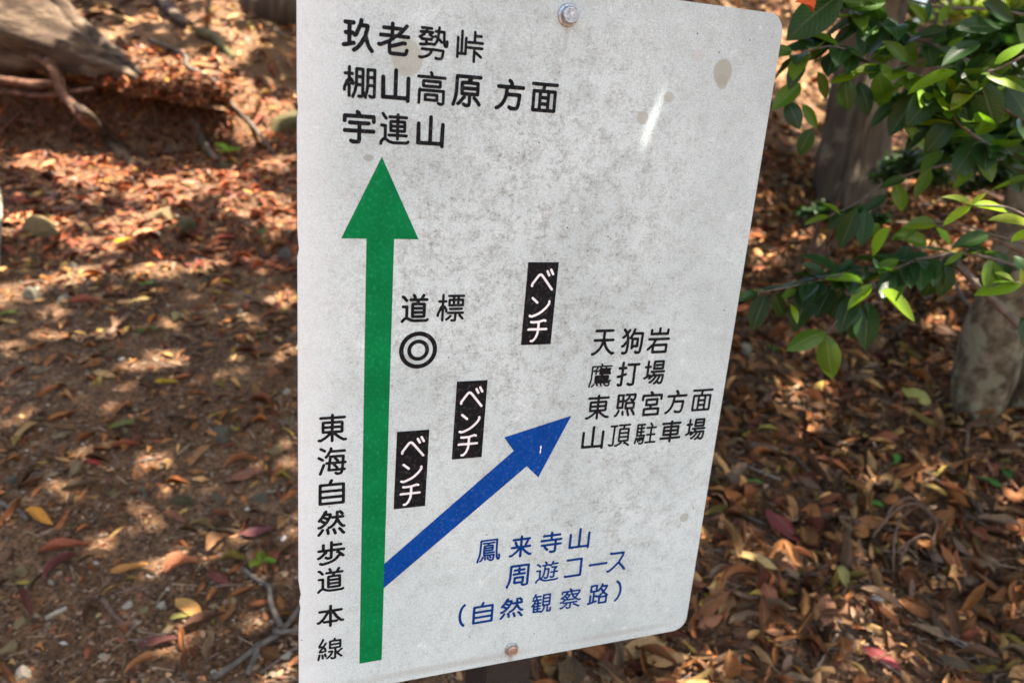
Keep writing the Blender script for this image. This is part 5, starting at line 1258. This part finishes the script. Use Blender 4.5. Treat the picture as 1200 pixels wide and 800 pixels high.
# ------------------------------------------------------------------ leaf litter
SH = [(.26, .55, .25, .5), (.34, .25, .5, -.9), (.22, .9, .1, .5), (.38, -.2, .35, .8), (.28, .6, -.4, -.6), (.20, 1.1, .6, 1.4), (.33, .15, .12, .1), (.30, -.5, .6, -.5)]
DRY_T = [leaf_template(w, c, b, t, 4, rag=.15 + .1 * (i % 3), ph=i) for i, (w, c, b, t) in enumerate(SH)]
DRY_T[1] = leaf_template(.46, .5, .3, -.6, 4, rag=.7, cut=.55, ph=3); DRY_T[7] = leaf_template(.40, -.4, .5, .8, 4, rag=.6, cut=.7, ph=8)
FINE_T = [leaf_template(w, c, b, t, 8, 2, .03, ph=i, rag=.10 + .06 * (i % 3)) for i, (w, c, b, t) in enumerate(SH)]
FINE_T[1] = leaf_template(.46, .5, .3, -.6, 7, 2, .03, rag=.45, cut=.62, ph=3); FINE_T[7] = leaf_template(.36, -.4, .5, .8, 8, 2, .03, rag=.35, ph=8)
FINE_ME = [mesh_np('leaf', V, F, True, None, U) for V, F, U in FINE_T]
for me in FINE_ME: me.materials.append(M['leaf_object'])
PAL = np.array([[.36, .155, .058], [.50, .30, .125], [.14, .075, .040], [.20, .070, .038], [.25, .175, .115], [.34, .25, .06], [.26, .105, .042]]) * np.array([1.04, .97, .86])
PNAME = ['orange-brown', 'pale tan', 'dark brown', 'dark red', 'grey-brown', 'olive-yellow', 'chestnut']

def litter(n, box, dens, seed, tilt, lift, smin, smax, pw):
    r = np.random.default_rng(seed)
    x0, x1, y0, y1 = box
    P = np.stack([r.uniform(x0, x1, n), r.uniform(y0, y1, n)], 1)
    keep = r.random(n) < dens(P[:, 0], P[:, 1])
    P = P[keep]; n = len(P)
    z = H(P[:, 0], P[:, 1]) + .003 + r.random(n) * lift(P[:, 0], P[:, 1])
    tl = tilt(P[:, 0], P[:, 1])
    e = .02
    gx = (H(P[:, 0] + e, P[:, 1]) - H(P[:, 0] - e, P[:, 1])) / (2 * e); gy = (H(P[:, 0], P[:, 1] + e) - H(P[:, 0], P[:, 1] - e)) / (2 * e)
    R = euler_mats(r.normal(0, 1, n) * tl, r.normal(0, 1, n) * tl, r.uniform(0, 6.28, n))
    Rs = euler_mats(np.arctan(gy) * .9, -np.arctan(gx) * .9, np.zeros(n))
    R = Rs @ R
    flip = r.random(n) < .35
    R[flip] = R[flip] @ euler_mats(np.full(1, math.pi), np.zeros(1), np.zeros(1))
    size = r.uniform(smin, smax, n) * r.choice([.4, .55, .7, .85, 1, 1, 1.3], n)
    k = r.choice(len(PAL), n, p=pw)
    c = PAL[k] * r.uniform(.35, 1.25, (n, 1)) * r.uniform(.92, 1.08, (n, 3))
    z = z + size * .02
    return dict(P=np.stack([P[:, 0], P[:, 1], z], 1), R=R, s=size, k=k, c=c, t=r.integers(0, 8, n), w=r.uniform(.65, 1.35, n), h=r.uniform(.5, 1.7, n))

trail = lambda x, y: sg((.07 + .03 * y - x) / .10)        # 1 on the trail side, 0 on the littered right side
bank = lambda x, y: sg((y - 2.8) / .3)
def dens_all(x, y):
    t = trail(x, y)
    cl = vn(x, y, .45, 41) * .6 + vn(x, y, .16, 42) * .4
    bare = np.clip((cl - .42) * 1.9, .07, .9)
    bare = np.maximum(bare, .65 * sg((x + .62) / .08) * sg((y - 1.5) / .1) * sg((2.6 - y) / .2))
    b = bank(x, y)
    left = np.clip(bare * .95 + .12, 0, 1) * (1 - b) + .90 * b
    return np.clip(t * left + (1 - t), 0, 1)
flat = lambda a, b: (lambda x, y: trail(x, y) * a + (1 - trail(x, y)) * b)
PW_R = [.27, .13, .22, .08, .14, .05, .11]
A = litter(40000, (-3.4, 3.0, 1.0, 5.4), dens_all, 51, flat(.18, .46), flat(.006, .040), .050, .106, PW_R)
up = A['P'][:, 1] > 3.2
redder = up & (A['P'][:, 0] < 0)
A['c'][redder] = A['c'][redder] * np.array([1.15, .93, 1.12])
A['s'][up & (A['P'][:, 0] < .3)] *= .82
A['s'][(~up) & (A['P'][:, 0] < .1)] *= .72
B = litter(22000, (-6.5, 7.5, 5.2, 12.5), lambda x, y: np.full_like(x, .9), 52, flat(.25, .35), flat(.02, .03), .08, .14, [.33, .22, .14, .05, .16, .05, .05])

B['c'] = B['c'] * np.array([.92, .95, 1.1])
vis = project(A['P'])
inside = (vis[:, 0] > 4) & (vis[:, 0] < 1196) & (vis[:, 1] > 4) & (vis[:, 1] < 796)
panel_right = 923.2 - .1632 * vis[:, 1]
behind = (vis[:, 0] > 340) & (vis[:, 0] < panel_right + 4) & (vis[:, 1] < 792.5 - .186 * (vis[:, 0] - 500) + 3)
top = A['P'][:, 2] - H(A['P'][:, 0], A['P'][:, 1]) > np.where(trail(A['P'][:, 0], A['P'][:, 1]) > .5, 0, .020)
score = A['s'] / vis[:, 2] * np.where(inside & ~behind & top, 1, 0)
pick = np.argsort(-score)[:255]
single = np.zeros(len(A['s']), bool); single[pick] = True

WHERE = [('on the bare trail soil at the left', 'on the trail at the left'), ('in the thick litter at the right', 'in the litter at the right'), ('in the litter below the bottom edge of the sign', 'below the sign')]
def leaf_object(P, R, s, color, t, label=None, group=None, width=1.0):
    o = bpy.data.objects.new('fallen_leaf', FINE_ME[t]); COL.objects.link(o)
    o.location = P; o.rotation_euler = Matrix(R).to_euler(); o.scale = (s, s * width, s); o.color = (*color, 1)
    return tag(o, label, 'leaf', group)
for i in pick:
    px, py = vis[i, :2]
    w = 0 if px < 352 else (2 if px < 800 and py > 730 else 1)
    nm = PNAME[A['k'][i]]
    leaf_object(A['P'][i], A['R'][i], A['s'][i], A['c'][i], A['t'][i], f'dry {nm} fallen leaf lying {WHERE[w][0]}', f'{nm} fallen leaves {WHERE[w][1]}', A['w'][i])
for D, m, nm in ((A, ~single, 'leaf_litter'), (B, np.ones(len(B['s']), bool), 'leaf_litter_uphill')):
    me = scatter_mesh('leaf_litter', DRY_T, D['t'][m], D['P'][m], D['R'][m], D['s'][m][:, None] * np.stack([np.ones(m.sum()), D['w'][m], D['h'][m]], 1), D['c'][m])
    o = put('leaf_litter', me, M['leaf_mass']); tag(o, 'brown carpet of dry fallen leaves covering the forest floor' if D is A else 'dry leaves covering the slope further uphill', 'leaf litter', kind='stuff')

# litter lying on the overhanging mat of the bank
def mat_litter():
    r = np.random.default_rng(9); pts = []
    for _ in range(1500):
        k = r.integers(2, 7); i = r.integers(0, len(OVER[0]) - 1)
        p = OVER[k][i].lerp(OVER[k + 1][i + 1], r.random()); pts.append((p.x + r.normal(0, .02), p.y + r.normal(0, .015), p.z + .004 + .015 * r.random()))
    n = len(pts); k = r.choice(len(PAL), n, p=PW_R)
    me = scatter_mesh('leaf_litter', DRY_T, r.integers(0, 8, n), np.array(pts), euler_mats(r.normal(0, .45, n), r.normal(0, .45, n), r.uniform(0, 6.28, n)), r.uniform(.035, .085, (n, 1)),
                      PAL[k] * r.uniform(.25, 1.0, (n, 1)) * np.array([1.2, .88, .9]))
    tag(put('leaf_litter', me, M['leaf_mass']), 'reddish leaf scraps covering the overhanging lip of the bank', 'leaf litter', kind='stuff')
mat_litter()
def bank_scraps():
    r = np.random.default_rng(19); pts = []
    for _ in range(1300):
        p = at(r.uniform(-15, 275), r.uniform(92, 175)); pts.append((p.x, p.y - .012, p.z + .01))
    n = len(pts); k = r.choice(len(PAL), n, p=PW_R)
    me = scatter_mesh('leaf_litter', DRY_T, r.integers(0, 8, n), np.array(pts), euler_mats(r.uniform(-1.2, 1.2, n), r.uniform(-1.2, 1.2, n), r.uniform(0, 6.28, n)), r.uniform(.02, .06, (n, 1)),
                      PAL[k] * r.uniform(.3, 1.0, (n, 1)) * np.array([1.1, .85, .85]))
    tag(put('leaf_litter', me, M['leaf_mass']), 'leaf and bark scraps clinging to the face of the bank', 'leaf litter', kind='stuff')
bank_scraps()

# single leaves that stand out, at their own places
def special(px, py, ang, length, color, label, t=0, width=1.0, lift=.01, tilt=0.0, roll=0.0):
    p = at(px, py); L = px_size(length, p) * .92
    # direction in the ground plane that appears at the wanted angle in the photograph
    q = at(px + math.cos(ang) * 8, py - math.sin(ang) * 8); d = (q - p); d.normalize()
    L = L * (1.0 if abs(math.sin(ang)) < .5 else 1.25)
    n = Vector((0, -.2, 1)); n = (n - d * n.dot(d)).normalized(); y = n.cross(d)
    R = np.array(Matrix((d, y, n)).transposed()) @ euler_mats(np.array([roll]), np.array([tilt]), np.zeros(1))[0]
    b = trail(np.array([p.x]), np.array([p.y]))[0]
    color = tuple(x * 1.05 for x in color)
    leaf_object(p + Vector((0, 0, lift + (1 - b) * .022)), R, L, color, t, label, None, width)
OR, TAN, RED, PUR_, DKB, YEL, GRN, YGR = (.40, .17, .065), (.42, .27, .12), (.18, .050, .036), (.15, .058, .045), (.12, .06, .035), (.50, .33, .03), (.07, .22, .03), (.22, .33, .03)
for a in [
    (752, 775, .05, 74, TAN, 'largest tan leaf with a clear midrib, just below the bottom edge of the sign', 6, 1.2),
    (775, 790, .15, 66, (.36, .21, .09), 'tan leaf overlapped by the largest tan leaf below the sign', 3, 1.1),
    (47, 612, -.7, 40, (.62, .27, .04), 'bright orange leaf at the left edge above the lower quarter', 0, 1.2),
    (75, 650, .1, 60, (.38, .12, .06), 'long curled salmon-brown leaf in the lower left, upper one of a crossed pair', 2, 1.0),
    (72, 670, .35, 58, (.20, .07, .06), 'long purple-brown leaf under the salmon-brown one at lower left', 5, .9),
    (32, 712, -1.15, 42, (.16, .06, .04), 'narrow dark leaf with an orange rim standing near the left edge', 2, 1.0),
    (152, 674, .05, 46, (.50, .24, .07), 'orange leaf lying in the soft sun patch at lower left', 4, 1.1),
    (225, 670, .55, 54, (.55, .21, .10), 'long orange-pink leaf slanting up to the right, lower left quarter', 1, .9),
    (258, 684, -.9, 30, RED, 'short dark red leaf right of the long orange-pink leaf', 3, 1.2),
    (222, 718, -.55, 40, (.55, .28, .08), 'bright orange-tan leaf next to the three pale stones', 6, 1.3),
    (186, 762, .0, 50, PUR_, 'purple-maroon leaf lying near the bottom left', 4, 1.1),
    (170, 786, .6, 40, (.40, .17, .06), 'orange leaf below the purple-maroon leaf at the bottom', 0, 1.0),
    (195, 775, .5, 36, (.42, .22, .10), 'light brown leaf right below the purple-maroon leaf', 1, 1.0),
    (238, 738, .55, 50, DKB, 'dark brown leaf slanting up below the orange-tan one', 2, 1.0),
    (212, 728, .1, 26, (.30, .27, .07), 'small olive leaf beside the orange-tan leaf', 6, 1.2),
    (235, 538, .75, 34, (.36, .18, .07), 'pointed brown leaf left of the half-buried grey-green stone edge', 6, .9),
    (282, 548, .35, 44, (.34, .14, .06), 'orange-brown curled leaf with a raised tip beside the sign', 5, 1.1),
    (288, 564, .4, 50, (.27, .11, .06), 'broad rusty leaf just below the curled orange-brown leaf', 3, 1.1),
    (32, 509, .75, 34, (.42, .24, .09), 'light tan pointed leaf at far left, middle height', 6, 1.0),
    (24, 520, .8, 24, (.34, .24, .08), 'smaller khaki leaf just beneath the light tan pointed leaf', 1, .9),
    (148, 528, .08, 38, (.33, .10, .05), 'narrow reddish leaf in the middle of the trail', 2, .8),
    (110, 546, -.5, 24, (.30, .04, .03), 'small crimson leaf beside the pink sun patch', 3, 1.1),
    (60, 463, .35, 40, (.46, .19, .08), 'narrow orange leaf in a sun fleck at left', 2, .8),
    (150, 503, .05, 44, (.16, .15, .04), 'dark olive leaf near the middle of the trail', 6, .9),
    (195, 455, .05, 30, YEL, 'yellow leaf at the lower end of the bright sun patch', 4, 1.1),
    (8, 371, .1, 26, YGR, 'yellow-green leaf at the left edge of the picture', 6, 1.2),
    (172, 392, .25, 26, GRN, 'fresh green leaf lying on the trail soil mid left', 4, 1.2),
    (173, 336, .05, 18, (.12, .30, .06), 'small light green leaf below the sunlit slope', 6, 1.3),
    (145, 286, .05, 26, YEL, 'dull yellow leaf on the dark soil under the ochre stones', 4, 1.0),
    (100, 359, .0, 40, (.40, .12, .08), 'pinkish brown leaf lying flat, left of centre of the slope', 2, .9),
    (165, 356, .25, 26, (.34, .25, .09), 'khaki leaf on bare soil at left middle', 6, 1.0),
    (140, 382, .9, 34, (.22, .12, .07), 'dark brown folded leaf leaning on the root stub', 1, 1.0),
    (308, 276, .0, 14, GRN, 'tiny green leaf in the sunlit litter near the sign', 6, 1.2),
    (318, 375, .3, 34, (.24, .10, .05), 'brown leaf near the sign left of the small black lettering', 0, 1.0),
    (328, 445, .5, 36, (.28, .12, .06), 'brown leaf beside the white stone at the sign edge', 1, 1.0),
    (205, 612, -.6, 34, (.26, .11, .06), 'brown leaf slanting down right of the orange leaf', 0, .9),
    (238, 622, -.45, 40, (.30, .20, .09), 'light brown curled leaf with a dark hollow, lower left', 5, 1.0),
    (262, 640, .7, 46, (.38, .20, .09), 'long light brown leaf pointing up to the sign', 1, .9),
    (300, 628, .1, 44, (.17, .06, .055), 'broad maroon leaf close to the left edge of the sign', 3, 1.2),
    (335, 615, .8, 34, (.36, .20, .09), 'light tan leaf standing at the sign edge', 1, .9),
    (913, 633, -.85, 50, (.20, .045, .04), 'long dark red leaf in the litter right of the lower sign corner', 3, 1.1),
    (935, 665, -.25, 38, (.48, .20, .09), 'orange leaf just below the long dark red leaf', 5, .9),
    (882, 672, -.55, 50, (.52, .36, .14), 'pale yellow-tan narrow leaf pointing down right, close to the sign', 6, .8),
    (896, 708, -1.35, 46, (.30, .12, .06), 'reddish-brown oval leaf standing on end near the sign corner', 3, 1.2),
    (985, 690, -1.3, 34, (.38, .32, .10), 'olive-yellow leaf pointing down in the lower right litter', 6, 1.1),
    (1007, 636, 1.2, 28, (.44, .20, .06), 'broad amber leaf left of the vine tangle', 3, 1.5),
    (965, 730, 1.45, 40, (.28, .13, .07), 'rounded brown leaf with a tiny green spot, lower right', 6, 1.5),
    (1027, 717, .35, 34, (.55, .54, .48), 'pale silvery grey leaf in the lower right litter', 3, 1.0),
    (1028, 785, -.6, 44, (.26, .05, .05), 'dark crimson leaf in front of the sun-struck leaves at the bottom right', 3, 1.0),
    (1072, 475, -.9, 44, (.42, .38, .09), 'curled yellow-olive leaf below the left foot of the pale tree', 3, 1.3),
    (1023, 603, -.3, 24, (.10, .34, .05), 'small fresh green leaf centred in the right-hand litter', 6, 1.3),
    (882, 580, .2, 24, (.06, .22, .04), 'green leaf half covered by litter near the sign edge', 6, 1.2),
    (1048, 549, -1.2, 18, (.08, .26, .04), 'small round green leaf left of the brown vine', 6, 1.5),
    (1157, 580, -.3, 30, (.05, .18, .03), 'dark green leaf on the litter right of the brown vine', 6, 1.2),
    (1176, 566, -.9, 22, (.05, .17, .03), 'second dark green leaf, up and right of the other one by the vine', 6, 1.3),
    (1046, 555, .0, 8, (.08, .26, .04), 'tiny green leaflet beside the small round green leaf', 6, 1.5),
    (830, 745, .3, 44, (.33, .14, .07), 'red-brown leaf at the lower right corner of the sign', 3, 1.2),
    (848, 720, 1.1, 44, (.30, .16, .07), 'brown leaf sticking up behind the lower right corner of the sign', 1, 1.1),
    (905, 755, -.3, 30, (.40, .17, .08), 'orange-brown leaf near the bottom centre right', 3, 1.2)]:
    special(a[0], a[1], a[2], a[3], a[4], a[5], a[6], a[7], lift=.008 + random.random() * .006, roll=random.uniform(-.2, .2))

# ------------------------------------------------------------------ crumbs, straws, gravel
def tri_prism():
    V = np.array([[-.5, 0, .5], [-.5, .45, -.3], [-.5, -.45, -.3], [.5, 0, .5], [.5, .45, -.3], [.5, -.45, -.3]])
    F = np.array([[0, 1, 4], [0, 4, 3], [1, 2, 5], [1, 5, 4], [2, 0, 3], [2, 3, 5], [0, 2, 1], [3, 4, 5]])
    return V, F, np.zeros((6, 2))
def oct_stone(seed):
    r = np.random.default_rng(seed)
    V = np.array([[1, 0, 0], [0, 1, 0], [-1, 0, 0], [0, -1, 0], [0, 0, 1], [0, 0, -1], [.7, .7, .3], [-.7, .6, .4], [-.6, -.7, .3], [.7, -.7, .3]], float) * .5
    V = V * r.uniform(.75, 1.2, V.shape)
    F = np.array([[0, 6, 4], [6, 1, 4], [1, 7, 4], [7, 2, 4], [2, 8, 4], [8, 3, 4], [3, 9, 4], [9, 0, 4], [0, 5, 6], [6, 5, 1], [1, 5, 7], [7, 5, 2], [2, 5, 8], [8, 5, 3], [3, 5, 9], [9, 5, 0]])
    return V, F, np.zeros((10, 2))
M['crumb'] = leaf_mat('soil_crumbs', 'attr', 0, .9, rib=0, vary=.3, spec=.15)
def scatter(name, label, cat, n, box, dens, tm, size, aspect, pal, seed, lift=.0, tilt=.3):
    r = np.random.default_rng(seed)
    P = np.stack([r.uniform(box[0], box[1], n), box[2] + (box[3] - box[2]) * r.random(n) ** 1.5], 1)
    P = P[r.random(n) < dens(P[:, 0], P[:, 1])]; n = len(P)
    s = size[0] + (size[1] - size[0]) * r.random(n) ** 2.5
    z = H(P[:, 0], P[:, 1]) + s * aspect[2] * .3 + r.random(n) * (lift(P[:, 0], P[:, 1]) if callable(lift) else lift)
    R = euler_mats(r.normal(0, tilt, n), r.normal(0, tilt, n), r.uniform(0, 6.28, n))
    sc = s[:, None] * np.array(aspect)[None] * r.uniform(.7, 1.3, (n, 3))
    c = np.array(pal)[r.integers(0, len(pal), n)] * r.uniform(.6, 1.25, (n, 1))
    me = scatter_mesh(name, tm, r.integers(0, len(tm), n), np.stack([P[:, 0], P[:, 1], z], 1), R, sc, c, False)
    return tag(put(name, me, M['crumb']), label, cat, kind='stuff')
ST = [oct_stone(i) for i in range(5)]
scatter('soil_crumbs', 'loose crumbs of brown soil on the trail', 'soil crumbs', 42000, (-2.6, .9, 1.0, 4.6), lambda x, y: .2 + .8 * trail(x, y), ST, (.003, .019), (1, .8, .6), [(.16, .10, .06), (.23, .15, .095), (.11, .07, .044), (.29, .20, .13)], 61)
scatter('gravel', 'scattered pale grit and small stones in the trail soil', 'gravel', 2600, (-2.8, 1.6, 1.0, 4.8), lambda x, y: .25 + .75 * trail(x, y), ST, (.004, .022), (1, .8, .6), [(.45, .40, .32), (.55, .50, .42), (.33, .28, .19), (.36, .27, .14)], 62)
scatter('plant_straws', 'fine dead needles and straws strewn over the ground', 'plant debris', 42000, (-2.9, 2.6, 1.0, 5.0), lambda x, y: np.full_like(x, 1.0), [tri_prism()], (.012, .055), (1, .028, .028), [(.30, .18, .11), (.42, .29, .18), (.18, .10, .06), (.55, .43, .29)], 63, lambda x, y: .006 + .028 * (1 - trail(x, y)), .22)
scatter('twig_debris', 'small broken twigs and bark scraps among the leaves', 'plant debris', 3200, (-2.7, 2.8, 1.0, 5.5), lambda x, y: .45 + .55 * (1 - trail(x, y)), [tri_prism()], (.04, .16), (1, .032, .030), [(.20, .15, .11), (.27, .22, .18), (.12, .08, .055)], 64, lambda x, y: .004 + .034 * (1 - trail(x, y)), .16)
scatter('leaf_crumbs', 'broken crumbs of dry leaves on the soil', 'leaf crumbs', 30000, (-3.2, 2.8, 1.0, 5.6), lambda x, y: np.full_like(x, 1.0), [oct_stone(9)], (.006, .022), (1, .6, .12), [(.40, .17, .08), (.48, .27, .14), (.25, .09, .055), (.32, .21, .13)], 65, lambda x, y: .004 + .02 * (1 - trail(x, y)), .35)
